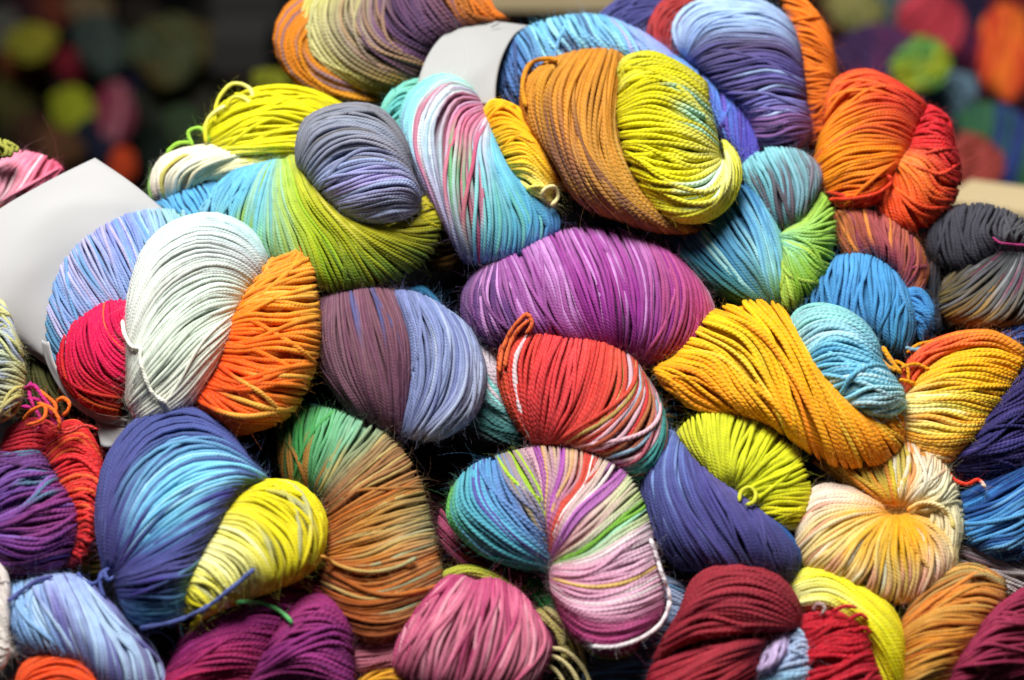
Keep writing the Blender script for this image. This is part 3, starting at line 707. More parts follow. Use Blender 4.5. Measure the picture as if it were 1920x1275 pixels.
k.coil('922,632 934,672 956,706|894,648 906,694 955,768|888,704 922,756 992,818|878,764 932,806 1004,832|848,805 920,832 1004,846', 'dcccd4-c8b8c4 bcdcd8-c0b0b8-685c6c 6ca0a0-487c7c 3c706c-24484c 301c24', z=4, h=45,
       streaks=[(0, 0.5, 0.4, '8cccc8'), (0, 0.4, 0.3, 'd8c4cc'), (0.5, 0.8, 0.15, 'b8b4b8')])
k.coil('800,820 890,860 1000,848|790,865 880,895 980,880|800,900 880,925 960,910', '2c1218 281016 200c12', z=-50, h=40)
k.thread(['936,700 946,645 972,602 988,590 998,604 986,626', '946,690 956,646 978,612 992,600'], 'd8683c', r=5.2, lift=2)

# 21 multicolour skein bottom centre
k = Skein('skein pinched in the middle with a blue green coil and a pink striped coil', 'cord', r=4.7, mix=0.7, full=True)
k.coil('848,918 840,966 886,1026 958,1060 1034,1066|870,887 868,945 920,1010 1032,1060|900,866 906,930 957,995 1034,1052|932,856 947,920 988,980 1034,1042|958,848 988,900 1014,952 1032,1018|988,841 1012,890 1024,932 1030,988',
       '70b444-3c9c84-307c6c 5cacb8-4c9cac-3c8088 64acd0-5ca4cc-407c94 5c8cc4-6484bc-486c94 a88c7c-9c8c94-685c80 b898ac-a07c8c', z=72, h=80,
       streaks=[(0.3, 0.75, 0.16, '5c5ca4'), (0.05, 0.6, 0.2, '64b4d0'), (0.80, 0.90, 0.7, 'a4c83c'), (0.65, 0.8, 0.3, '9c8c70')])
k.coil('1030,1006 1016,930 1000,880 984,842|1030,1020 1032,940 1042,880 1036,834|1032,1035 1052,950 1082,890 1094,840|1034,1046 1072,972 1124,910 1156,866|1036,1050 1088,1002 1144,950 1188,902|1038,1056 1098,1034 1160,988 1210,950|1034,1066 1104,1064 1175,1034 1224,1005|1032,1084 1108,1104 1185,1090 1238,1062|1034,1104 1104,1144 1184,1136 1246,1104|1042,1126 1104,1170 1174,1172 1244,1146|1052,1156 1104,1196 1164,1202 1226,1176|1072,1186 1112,1218 1154,1222 1200,1206|1090,1205 1125,1230 1160,1232 1190,1222',
       'b47c94-c49cac c47c6c-b888a4-d0b090 b04858-b46c8c-c8a08c a8485c-d0b8b4-d8c8b8 b46c6c-d0a8a8-c8d0a0 74b450-a8d4a0-a4c458 d090a8-e0b0c8-e0c0d0 cc84a4-dca0bc-e0b4c8 d490ac-e4b8cc-dca8c0 b04878-bc5888-b04c80 9c3468-ac4078-9c3c78 94406c-8c4484 7c8c3c-84a044', z=82, h=110,
       streaks=[(0.02, 0.14, 0.4, 'a858a8'), (0.05, 0.3, 0.25, 'd4a878'), (0.17, 0.24, 0.5, 'c44c40'), (0.2, 0.36, 0.3, 'ecdcd8'), (0.25, 0.33, 0.3, 'b870b8'), (0.34, 0.40, 0.45, 'd07048'), (0.38, 0.46, 0.55, '84c048'), (0.42, 0.47, 0.5, 'a8e0b8'), (0.5, 0.75, 0.2, 'ecdce0'), (0.62, 0.66, 0.3, 'e4c070')])
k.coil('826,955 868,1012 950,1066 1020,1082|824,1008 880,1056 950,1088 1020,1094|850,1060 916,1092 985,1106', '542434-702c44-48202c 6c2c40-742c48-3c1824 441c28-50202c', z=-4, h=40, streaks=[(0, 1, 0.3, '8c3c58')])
k.coil('985,1088 1008,1132 1045,1172|1004,1078 1028,1112 1060,1160', '2c6c3c 307840', z=20, h=18)
k.thread('1220,1010 1238,1068 1256,1128 1242,1164 1202,1196 1140,1214 1110,1212', 'f4e8ec', r=4.6, lift=2, label='white loose thread looping off the pink end')

# 22 green to rust skein
k = Skein('skein shading from leaf green to rust orange, curved like a shell', r=4.9, fuzz=1.4)
k.coil('540,925 521,845 524,778|558,925 550,845 560,765|582,925 586,852 612,765|592,930 622,862 664,781|600,942 652,872 714,806|604,962 672,907 755,846|606,988 692,937 786,896|602,1020 702,977 800,946|600,1050 702,1034 813,998|600,1068 702,1090 822,1048|596,1098 702,1130 830,1080|610,1138 702,1166 822,1122|640,1178 712,1198 796,1160|670,1200 715,1212 760,1190',
       '6c4c24-34502c-346834 54642c-388040-509c50 487050-509860-68b078 547458-74ac84-88c0a0 745c48-8c8c68-8c9c78 8c5034-9c7048-98704c b06430-b07438-a4784c a85c38-b4803c-a08c5c b46030-d09048-b0ac84 8c4c2c-b46c34-c88450 7c4024-a8602c-a0885c 844428-a45c30-94744c 7c4024-985430 6c3820', z=44, h=115, r=4.8,
       streaks=[(0, 0.2, 0.35, 'a06428', 0, 0.6), (0.2, 0.9, 0.15, 'c0a868'), (0.5, 0.85, 0.18, 'a8b890', 0.5, 1.2), (0.35, 1, 0.15, 'c46c2c')])
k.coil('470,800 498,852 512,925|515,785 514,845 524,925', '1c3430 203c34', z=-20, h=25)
k.thread('602,1042 640,1062 696,1072 744,1064 780,1046', 'c0843c-c0a060-a4a880', r=4.8, lift=2)

# 23 navy sky blue and yellow skein
k = Skein('navy and sky blue skein gathered at a knot, folded around a lemon yellow coil', r=5.2)
k.coil('196,1070 180,960 198,858 258,782 330,755 402,783 450,838|202,1072 204,960 240,868 302,812 372,800 434,828 482,880|208,1074 236,972 286,890 352,848 422,848 500,894|212,1076 262,992 322,930 392,893 446,888 496,902|216,1078 282,1012 352,962 414,930 466,912|218,1082 292,1042 354,1004 410,968 436,950|218,1092 292,1074 356,1050 402,1012|220,1106 282,1106 336,1092 378,1062|228,1130 276,1142 326,1134 360,1112|242,1158 272,1174 314,1170 348,1150',
       '4c5084-50548c-4c5490-484c84 4c4c84-50508c-505c98-485090 484880-4c5490-7cb8e0-80ccf0-70a8d4-485090 44447c-4c5490-78c4ec-84d4f4-80c8e8-485898 44447c-484c88-60a0d0-7cc4e4-4c5494-485090 44447c-4c5090-4c5494-4c5090 44447c-50508c-505494 404880-4c5494-7cbcd4 44588c-5c98c0-80c8d8 4468a0-6cb0d0-7cc4d4', z=108, h=110, r=5.0,
       streaks=[(0.15, 0.5, 0.22, '4c5494'), (0.2, 0.42, 0.25, 'a0d8ec', 0.25, 0.75)])
k.coil('436,932 500,902 572,916 608,965 604,1032 588,1066|420,946 490,928 552,958 580,1022 568,1082|406,966 470,964 524,1006 544,1064 534,1098|394,990 450,1000 494,1042 508,1086 498,1112|378,1016 430,1036 468,1078 474,1120|362,1050 405,1072 432,1110 434,1136|348,1086 378,1108 402,1136 396,1152|336,1126 352,1146 370,1162 358,1172',
       'dcd030-e4d820-e0d020-ccc028 d8cc28-e0d420-dccc24-c8c030 e0d444-dcd024-d8cc28 ece480-e4dc50-d8cc28 f0eca8-ece890-e0dc60 f0ecb0-e8e488-dcd438 e8e060-e4dc40 dcd024-d8cc20', z=118, h=95, r=5.6,
       streaks=[(0.3, 0.9, 0.25, 'f0f0b8'), (0.05, 0.5, 0.1, 'a8ac88', 0.4, 0.7)])
k.thread('262,1178 330,1164 392,1136 436,1102 476,1066', '5c68a8', r=5.4, lift=3, label='blue loose end lying across the yellow coil')
k.thread(['214,1068,120 196,1078,126 176,1094,118 150,1086,108', '206,1066,118 190,1076,124 188,1098,120 196,1122,112', '210,1066,128 196,1072,138 204,1088,138 214,1080,132', '160,1098,104 150,1082,104 146,1074,100'], '5460a0', r=5)

# 24 periwinkle lower left
k = Skein('periwinkle and pale blue skein in the bottom left corner', r=5.2)
k.coil('22,1094 14,1170 44,1230|52,1080 60,1162 110,1240|92,1074 112,1152 155,1250|128,1076 164,1152 196,1232 206,1300|154,1084 206,1162 248,1232 264,1306|170,1098 238,1162 294,1222 310,1306',
       '7ca0d4-6c94cc 94b8e4-8cb4e0-5c70ac a4b8e4-7874b4-6484c0 98acdc-a8c4e8-5c5494 7880c0-a8b8e0-9c94c0 6464a8-5c5490-4c4880', z=80, h=85, r=5.0,
       streaks=[(0.2, 1, 0.3, '645cA0'.lower()), (0.2, 1, 0.25, 'b4d0ec')])
k.thread('14,1128 40,1108 70,1088 100,1080', '5c609c', r=4.5)
k.thread(['270,1190,60 300,1185,60 326,1205,50 330,1240,30', '285,1200,60 296,1225,60 298,1260,60'], '6c84a8', r=4)

k = Skein('orange red coil at the bottom edge under the periwinkle skein')
k.coil('28,1300 46,1244 100,1222 152,1232 192,1290|30,1320 60,1268 110,1250 160,1268 196,1320|30,1345 70,1305 115,1290 165,1305 200,1345|40,1365 80,1340 120,1330 160,1340 195,1370', 'ec5830-f05c2c-e04c28 e85028-f05828 e45028-e84c28 d84828', z=88, h=55)
k = Skein('pale grey skein just showing at the bottom of the left edge')
k.coil('-50,1030 4,1062 16,1130|-50,1130 2,1160 15,1190|-50,1260 4,1250 15,1225', 'd8ccc8 e0d8d0 d8d0c8', z=120, h=30)

# 25 plum skein bottom
k = Skein('plum and raspberry two lobed skein at the bottom, under the yellow coil', 'cord', r=5.4)
k.coil('425,1122 520,1090 592,1093 646,1130 668,1200|445,1138 530,1108 592,1110 634,1142', '8c3c40-8c3440-7c2c34 a0345c-a4345c-903048', z=40, h=35, streaks=[(0.2, 1, 0.2, 'c08848')])
k.coil('346,1182 420,1128 512,1106 610,1122|334,1212 420,1164 502,1143 572,1156|318,1244 400,1200 472,1184 535,1196|306,1274 390,1240 452,1230 510,1238|296,1308 380,1282 442,1272 495,1278|290,1340 370,1320 440,1310 490,1310',
       '8c2c6c-942c70-84285c 842464-942c74-7c2460 8c2460-9c2c6c-78245c a82c5c-a42c60-7c2454 c02c5c-b42c5c-84244c a42850-98244c', z=66, h=75)
k.coil('530,1172 558,1126 606,1116 646,1150 664,1200|508,1198 555,1162 606,1156 660,1200|488,1236 545,1202 602,1196 664,1240|466,1276 530,1247 592,1242 666,1275|448,1316 520,1288 592,1287 664,1318',
       '8c2c5c-942f6c-80285c 882c64-983474-7c2c68 802c6c-90307c-742c64 842c68-983478-782c68 80285c-942f6c', z=80, h=75)
k.thread('442,1130 488,1130 528,1148 548,1168', '64b46c', r=5, lift=2, label='single green strand')

# 26 pink skein bottom
k = Skein('rose pink fanned skein at the bottom edge with a lime crescent behind', 'silk', r=4.9)
k.coil('842,1080 788,1130 750,1190 738,1250|866,1080 820,1140 782,1212 764,1275|892,1090 860,1160 824,1226 806,1300|918,1084 907,1160 887,1222 862,1310|954,1096 960,1160 950,1222 914,1310|990,1126 1006,1180 996,1232 954,1310|1012,1166 1032,1210 1020,1252 988,1310',
       'b4406c-c05078-b04870 c05080-d07890-b85478 bc4c78-d47c94-c06484 bc4c78-cc6c8c-c46080 c45880-d47890-c86080 cc6488-d47890-b84c74 b04470-bc5078', z=90, h=95, wander=1.7, cross=0.16, streaks=[(0, 1, 0.22, 'e8a4b4'), (0, 1, 0.2, 'a83868')])
k.coil('815,1085 868,1062 932,1076 980,1118 1010,1180|828,1098 880,1084 930,1104 968,1150', 'a8ac3c-b4b838-90a038 9ca034-a8b034-8c9c38', z=36, h=35)
k.coil('656,1212 708,1197 762,1190|656,1236 708,1230 770,1216|672,1258 720,1254 770,1256', 'b86c7c-c47c8c b46878-c07484 a85c6c', z=58, h=25)
k.coil('1000,1150 1040,1190 1060,1240|1014,1140 1060,1180 1085,1230|1030,1140 1080,1190 1100,1260', 'b8a860 c8b880 c0b478', z=30, h=25)
k.thread(['1026,1216,78 1058,1220,80 1090,1248,72 1112,1300,60', '1020,1228,70 1050,1236,76 1076,1262,70 1090,1300,60', '1016,1244,66 1040,1256,70 1058,1280,66'], 'd8c894-ccbc84', r=5)

k = Skein('amber skein just showing at the bottom edge between plum and pink')
k.coil('656,1300 700,1256 770,1260 840,1300|670,1320 720,1285 770,1290 820,1320', 'd89c30 c88c28', z=50, h=30)

# 27 grey blue ball
k = Skein('slate blue and grey skein behind the pink striped end', r=5.0)
k.coil('1170,1105 1240,1080 1300,1105|1140,1160 1230,1148 1296,1165|1110,1218 1190,1206 1260,1200|1094,1258 1160,1250 1240,1246|1100,1306 1170,1295 1245,1300',
       '9ca8c4-a4a8c0 6c94bc-8c9cbc 5c7ca4-70809c 484c60-5c6070 3c6494-4878a4', z=8, h=60, streaks=[(0, 1, 0.3, '4c5064'), (0, 1, 0.3, '5c94c0')])

# 28 lime and navy skein
k = Skein('lime green fan tucked behind a violet navy coil', r=5.2, fuzz=1.2)
k.coil('1345,915 1300,862 1268,812|1352,918 1320,842 1303,778|1358,918 1350,842 1351,767|1364,920 1387,846 1409,781|1370,922 1424,872 1467,820|1380,936 1444,901 1508,876|1390,950 1454,932 1521,925|1412,972 1464,963 1518,958|1440,992 1478,990 1505,990',
       'bcb830-c0bc30 b8bc24-c4c830 b8bc20-c8cc30 bcc020-ccd02c bcc01c-ccd024 c0c41c-ccd020 c4c81c-d0cc1c d0cc18-d4c818 d4c814', z=58, h=75, gain=1.12)
k.coil('1238,816 1204,900 1220,994 1278,1068|1258,808 1238,900 1264,986 1324,1074|1274,826 1276,902 1312,990 1374,1082|1298,858 1322,922 1364,1004 1418,1088|1334,888 1374,952 1414,1014 1450,1088|1374,918 1424,972 1460,1034 1474,1088|1424,958 1470,1002 1497,1042 1486,1084|1450,975 1485,1010 1502,1045 1496,1070',
       '444c84-404478-30345c 5c6ca8-4c508c-383c68 6474b4-504c8c-3c3c68 545494-4c4888-3c3c60 645c94-4c4884-3c3c64 605c9c-4c4880-3c3c60 505ca0-444c84-383c64 3460a8-2c5084', z=66, h=95,
       streaks=[(0.08, 0.35, 0.25, '7c94cc', 0, 0.6), (0, 1, 0.15, '484880')])
k.thread('1386,940 1390,922 1406,914 1418,926 1412,942 1398,946', 'd0d040', r=4.6, lift=5, label='tiny curled lime loop')

# 29 orange yellow and aqua skein
k = Skein('golden orange swathe wrapped under an aqua and white coil', 'cord', r=5.6)
k.coil('1236,706 1256,738 1300,764 1350,776|1228,690 1288,704 1342,750 1392,782|1264,668 1322,680 1382,742 1440,796|1298,625 1362,650 1422,732 1478,822|1334,586 1402,620 1462,712 1514,846|1392,566 1452,620 1502,722 1554,870|1452,568 1492,640 1542,742 1594,880|1484,605 1532,702 1582,774 1634,876|1532,698 1582,748 1632,794 1668,860|1592,758 1632,774 1668,798 1692,828|1642,774 1670,774 1688,780 1694,796',
       'd88c18-d08410 e89c18-e89410-c87c14 f0a81c-f0a018-d88414 f0b020-f0a41c-d88c18 dcb418-f0a818-d88c18 e8a818-f0a81c-d88414 e89c14-eca01c-d48018 e89818-e8981c-cc7c18 e89418-e0901c-c87818 dc8818-cc8018 d08018', z=66, h=95, r=5.8, wander=1.4, gain=1.25, et=3.2,
       streaks=[(0.1, 0.5, 0.12, 'e87c18'), (0.1, 1, 0.2, 'f4b83c'), (0.25, 0.4, 0.2, 'd0bc28', 0, 0.5)])
k.coil('1474,618 1500,580 1562,573 1614,598 1645,640|1490,646 1537,610 1592,614 1650,662|1506,670 1552,640 1602,645 1656,682|1516,690 1567,672 1617,678 1666,696|1536,716 1582,702 1632,705 1680,714|1562,741 1607,731 1652,730 1692,732|1590,761 1632,760 1668,757 1696,748|1620,776 1652,783 1678,779 1694,762',
       '80c4c4-8cd0cc-7cc0d4 a0c8d4-a0d4e0-80bcd8 84c8dc-88ccE4-78bcd8 64b4d8-78c4e4-6cb8d8 6cbce0-7cc4e0-8cccdc 80c4e0-94d0e4-a8d8dc 88c4dc-b0dce8-b4dcd8 74bccc-8cccc4'.lower(), z=104, h=80, r=5.8,
       streaks=[(0.1, 1, 0.25, 'c4e4ec'), (0.3, 0.9, 0.2, '54a8d4')])
k.thread(['1228,716,20 1272,736,16 1330,772,20', '1232,736,6 1276,752,4 1330,784,8', '1228,756,2 1272,768,0 1316,790,4', '1232,776,-4 1270,784,-4 1304,796,0'], 'a8741c-d09820', r=4.6)
k.thread(['1644,664,60 1660,684,70 1682,694,76', '1655,650,50 1672,676,60 1690,700,66'], 'e49c20', r=6)

# 30 cream pinwheel
k = Skein('cream and peach skein drawn into an orange centre like a pinwheel', 'silk', r=5.2)
k.coil('1662,955 1604,918 1552,884 1520,862|1670,952 1634,902 1596,852|1678,952 1666,890 1648,838|1686,952 1702,890 1692,826|1692,954 1734,898 1736,838|1698,957 1760,918 1778,880|1704,962 1764,950 1802,940|1708,968 1764,988 1806,1005',
       'e88c30-d08c40-a07040 f0982c-d8b040-d8a858 f0a030-dcc850-e8d8a0 f0a838-f0e0b8-f0b070 f0ac40-f4e8c8-e8b080 f0b848-f0e8c4-ece0b0 ecc868-ece4b8-e8e0b0 e8d088-e8e4b8-dcdca0', z=30, h=70,
       streaks=[(0.05, 0.6, 0.25, 'dcc438', 0.2, 0.9), (0.1, 0.6, 0.25, 'e88c34'), (0.3, 1, 0.12, 'f4ecd4', 0.2, 1)], gain=0.92)
k.coil('1654,946 1592,914 1540,910 1506,928|1658,954 1592,940 1530,954 1494,990|1662,962 1602,970 1542,1002 1494,1048|1666,966 1622,1002 1580,1056 1544,1090|1672,968 1646,1022 1626,1076 1600,1116|1680,968 1676,1022 1671,1086 1660,1130|1688,968 1712,1012 1722,1074 1704,1130|1694,966 1744,1002 1766,1054 1750,1104|1700,964 1756,978 1792,1014 1792,1068',
       'f0a850-ecd4c0-e0c8b8 f0a840-f0dcc0-e8d4c4 f4a830-f4d888-f0d098 f4ac34-f8d878-f4cc80-e0a080 f8b030-f8d060-f4d488-e09c84 f8ac28-f8c038-f4d078-e4ac94 f8a828-f8b038-f0c888-e8b8b0 f8a828-f4b448-ecc8a0-e4bcb4 f0b040-f0d890-ecdcb0', z=56, h=75,
       streaks=[(0.1, 1, 0.14, 'f4ecd4', 0.3, 0.9), (0.2, 0.95, 0.3, 'f4b830', -0.2, 0.6), (0.1, 0.9, 0.25, 'e0a088', 0.55, 1.2)], gain=0.95)
k.coil('1760,900 1798,950 1800,1020 1770,1076 1720,1120|1740,920 1770,960 1772,1016 1744,1062 1706,1100|1722,950 1740,980 1740,1010 1720,1040', 'ece4bc-e8e0b4-dcd8a0 f0e8c0-ecd8a8-e4dcb0 f0d8a0', z=40, h=50)
k.thread('1700,958 1724,944 1756,946 1780,964 1788,990', 'f0b448-f4e0a8-e4d070', r=5, lift=2)

# 31 yellow peach and red skein right
k = Skein('golden yellow and peach skein with a red orange crest at the right edge', 'cord', r=5.4)
k.coil('1688,728 1716,662 1790,627 1862,624 1925,660|1698,742 1740,686 1802,655 1872,648 1925,684', 'e0503c-e45838-f08830-f0a030 e8603c-ec7838-f4a030', z=20, h=45)
k.coil('1722,706 1782,664 1852,652 1920,678|1714,726 1782,690 1852,688 1908,706|1700,742 1772,726 1832,730 1888,745|1688,756 1762,760 1822,766 1870,770|1686,792 1752,802 1802,808 1850,800|1694,822 1742,834 1782,840 1822,830|1710,850 1747,862 1772,868 1798,856',
       'f0a028-f8b020-f09c18 f0ac40-f8b01c-f4a018 f4c070-f8bc38-f4a818 f0c888-f8c450-f4ac20 f0cc90-f4c458-f0a828 f4bc58-f0b448-ec9c28 e89c38-e48c30', z=32, h=75, gain=1.2, streaks=[(0.2, 1, 0.16, 'f4dca8', 0, 0.7), (0, 1, 0.2, 'e89c28')])
k.thread(['1690,690,66 1718,682,66 1744,694,66', '1700,662,40 1724,646,44 1756,640,40', '1686,712,66 1706,716,70 1722,724,66', '1676,676,50 1700,690,64 1702,716,60'], 'e0941c', r=4.6)
k.thread('1698,652,40 1716,656,46 1732,652,48', '7ca0b4', r=5)
k.thread('1770,866,40 1786,896,50 1816,908,66 1834,900,72 1848,916,76', 'd83c2c', r=5, tip='f4d8cc', label='red loose end with a white tip')

# 32 dark indigo right edge
k = Skein('dark indigo skein at the right edge beside the golden yellow one', 'cord', r=5.2)
k.coil('1940,680 1884,718 1850,762|1940,735 1874,768 1828,815|1940,790 1864,818 1800,846|1940,840 1862,860 1778,866|1940,880 1872,892 1796,896', '3c3468-302c5c 403870-342c60 3c3874-302c60 38306c-2c2858 2c2850', z=14, h=70, streaks=[(0, 1, 0.2, '54488c')])
k.coil('1960,600 1890,606 1846,645|1960,640 1905,648 1872,676', '3c5cac 4868b4', z=-30, h=25)

# 33 blue right edge
k = Skein('royal blue and light blue streaked skein at the right edge below the indigo one', r=5.4)
k.coil('1790,935 1852,898 1945,845|1792,966 1862,938 1945,888|1806,1004 1872,980 1945,940|1838,1032 1892,1018 1945,990|1880,1050 1910,1048 1945,1038', '2c5c94-2c3c7c 3c84c0-345ca4 4c94cc-6cacdc 3468a8-4c88c0 244c84', z=4, h=65, streaks=[(0, 1, 0.25, '74b0dc'), (0, 1, 0.2, '243c7c')])

k = Skein('mauve and white striped skein in the shade at the right edge', r=5.0)
k.coil('1780,1002 1852,1026 1945,1056|1780,1036 1852,1064 1945,1098|1790,1066 1862,1100 1945,1140', '9c848c-a89498 b4a4ac-c4b8b8 b8a8a0-c8bca8', z=-24, h=40, streaks=[(0, 1, 0.35, '94747c'), (0, 1, 0.3, 'dcd0d0')])
k.coil('1770,1040 1800,1050 1830,1075|1770,1070 1790,1085 1810,1105', '8ca0b8 7c94ac', z=-40, h=20)

# 34 maroon skein
k = Skein('maroon twisted skein at the bottom right of the middle', 'cord', r=5.6)
k.coil('1280,1142 1306,1082 1380,1060 1456,1080 1500,1138|1268,1160 1330,1106 1400,1094 1464,1116 1502,1162|1252,1186 1320,1140 1392,1131 1456,1146 1500,1172|1236,1212 1312,1172 1382,1166 1446,1172 1490,1178|1226,1238 1302,1202 1372,1192 1444,1184 1478,1184',
       '8c2834-942c38-7c2430 8c2834-a03440-842838 8c2430-983040-802430 902434-9c303c-802430 8c2430-942c38-742028', z=112, h=90, wander=1.4, r=5.8)
k.coil('1222,1250 1302,1216 1384,1196 1460,1184|1212,1282 1292,1247 1372,1217 1450,1194|1204,1316 1292,1278 1372,1247 1436,1210|1226,1340 1322,1294 1384,1267 1426,1240|1270,1350 1342,1316 1394,1288 1420,1270', '902434-9c2c3c-6c1c28 942434-a0303c-6c1c28 9c2838-a4303c-742030 902430-982c38 84202c', z=108, h=75, wander=1.4, r=5.8)

# 35 pale blue and lilac
k = Skein('pale blue and lilac coil peeking from under the maroon skein', 'cord', r=5.6)
k.coil('1452,1196 1482,1164 1508,1178|1466,1218 1497,1198 1522,1212|1452,1252 1492,1240 1528,1238|1424,1276 1472,1267 1524,1266|1402,1304 1462,1292 1518,1296', 'a4c0e0-b0c8e4 a8bce0-b0c4e0 a8bce0-b8c8e4 88b4d4-9cc0dc 6ca4c8-74a8cc', z=96, h=48)
k.coil('1448,1200 1432,1226 1410,1256|1462,1190 1454,1226 1432,1262|1480,1190 1476,1222 1456,1254', 'c4b0d8-c8b4dc d0bce0-c0a8d4 b4a4cc', z=122, h=32)

# 36 red fringe
k = Skein('crimson skein whose cut ends stick out over the yellow one', 'cord', r=5.6)
k.coil('1480,1166 1542,1146 1608,1138|1500,1196 1562,1171 1622,1162|1506,1226 1572,1201 1628,1188|1508,1264 1572,1241 1636,1222|1502,1306 1572,1282 1650,1262|1502,1330 1580,1320 1665,1305', 'b02030-c42434 b01c2c-c42430 b81c2c-c82434 b81c2c-c42434 b82030-c82c40 b02434', z=96, h=62, et=3.2, wander=1.4)
k.thread(['1560,1148,150 1590,1136,160 1606,1140,160', '1590,1166,155 1616,1152,160 1628,1162,158', '1600,1186,150 1622,1178,155 1634,1188,150'], 'c42834', r=4.6)
k.thread('1524,1148,140 1534,1132,150 1546,1138,152 1540,1152,146', '9c6468-c8b8b0', r=4.5)

# 37 yellow lower right
k = Skein('bright lemon skein curving round the crimson cut ends at the bottom', 'silk', r=5.4)
k.coil('1478,1086 1542,1056 1614,1086 1670,1138 1699,1206|1484,1108 1552,1092 1614,1128 1666,1180 1699,1246|1490,1132 1552,1124 1604,1160 1650,1212 1690,1300|1494,1150 1547,1152 1592,1192 1624,1242 1650,1310', 'dcd44c-e4d82c-d8cc28-ccc024 e0dc80-e0d834-dcd028-ccc424 e8e0a0-dcd42c-d4c824 ccc070-ccc02c-c0b420', z=66, h=75, gain=1.2)

# 38 orange brown lower right
k = Skein('tan and orange skein at the bottom right, left of the crimson pink one', r=5.2)
k.coil('1702,1148 1748,1086 1822,1058 1884,1090|1694,1164 1762,1117 1832,1100 1886,1120|1690,1194 1762,1157 1824,1150 1866,1156|1690,1224 1752,1197 1804,1191 1848,1188|1690,1258 1742,1242 1784,1232 1818,1224|1684,1300 1732,1284 1774,1274 1794,1270|1684,1330 1725,1318 1765,1310 1785,1305',
       'a88448-b49458-a89c70 c07034-d88438-c08448 b87c34-d09444-c47c34 b86c28-cc8430-c07428 b87830-d09440-c07828 b88438-cc9848 b88438', z=60, h=75, streaks=[(0, 1, 0.2, 'd8a858'), (0, 1, 0.2, 'b46024')])

k = Skein('dark raspberry skein in the bottom right corner', r=5.2)
k.coil('1838,1176 1880,1124 1945,1094|1816,1206 1872,1160 1945,1136|1792,1240 1852,1200 1945,1180|1776,1274 1852,1242 1945,1222|1764,1310 1842,1286 1945,1268', '902c4c-98304c 943050-9c3450 983050-a03854 8c2c48-942c4c 802844-882844', z=72, h=75, wander=1.5)

# 39 purple left
k = Skein('violet and plum skein at the left edge, strands fanning from a pinch', 'cord', r=5.4)
k.coil('-40,862 20,846 72,846|-40,910 30,880 92,872|-34,960 40,922 112,906|-34,984 50,956 136,936|-34,992 60,984 146,972|-34,1002 60,1018 144,1000|-34,1016 40,1046 134,1036|-30,1070 40,1082 112,1062',
       '643c70-5c3064 6c4890-643870 7050a4-744490-803878 6c4c9c-803c80-803474 503074-7c3878-8c3c80 643c8c-7c3c88-703478 5c3488-6c3478-50285c 481c30-54203c', z=92, h=75, wander=1.6, streaks=[(0, 0.5, 0.15, '4c7c94', 0.5, 1), (0.2, 0.9, 0.2, '8c64b8')])
k = Skein('scarlet skein at the left with a tangle of magenta and orange ends on top', 'cord', r=5.2)
k.coil('84,818 140,786 182,838|88,858 142,830 196,884|104,898 152,876 199,914|116,938 157,921 196,950|130,982 162,967 188,986|136,1016 157,1018 178,1006|106,1060 140,1058 164,1038', 'd43034-d82c30 d82c34-dc3434 d83038-dc3838 e04438-d83838 dc3c34-d83434 c82c30 a82028', z=62, h=60, streaks=[(0, 1, 0.25, 'e86838')])
k.coil('14,806 60,786 112,800|4,834 60,820 120,838|-6,866 60,852 126,872|-10,890 60,880 130,900', 'b83048-c83040 c02c3c-d03038 b42838-c42c34 8c2030', z=40, h=35)
k.thread(['44,790,120 60,770,150 84,762,160 84,780,165 50,796,160', '70,756,140 100,770,160 112,790,160 110,806,150', '60,724,120 84,740,140 104,762,150 100,782,150', '104,756,130 118,746,140 130,756,145 126,772,140 116,780,135'], 'ec7c30-e8642c', r=4.6)
k.thread(['44,730,110 62,722,130 80,744,140 96,766,140 116,792,140', '50,748,110 76,752,130 96,778,140 108,800,140', '40,762,110 66,768,120 76,790,130 70,806,130', '58,716,100 56,740,120 64,764,130'], 'c03080-b82c6c', r=4.6)
k.thread(['60,800,130 90,792,140 120,806,140 150,796,130', '96,806,130 124,812,140 160,798,130 185,806,120'], 'd84844', r=3.6)

k = Skein('pale yellow and lavender skein with glittering strands at the left edge', r=4.8)
k.coil('-40,560 4,566 20,604|-40,625 18,622 40,654|-40,670 20,674 46,694|-40,715 20,722 44,726|-40,790 12,786 38,756', 'ccc88c-d4d090 c8c888-c4c47c a4b4b8-b4b478 98a0b8-c0b860 c0b058-c4b460', z=96, h=48, wander=1.6, streaks=[(0, 1, 0.3, '98a4c4')])
k = Skein('pink striped skein behind the corner of the white paper band', r=5.2)
k.coil('20,282 -15,325 -30,372|62,287 20,340 -5,385|98,300 62,345 25,390|118,318 92,355 60,390', 'ec98b0-f0a8bc ec809c-f4b4c4 e46c8c-e890a8 d85070-e0708c', z=-60, h=40, streaks=[(0, 1, 0.2, 'f8ccd4')])
k.coil('-40,375 -10,378 15,395|-40,400 -10,405 10,415', 'f0a030 e89428', z=-70, h=15)

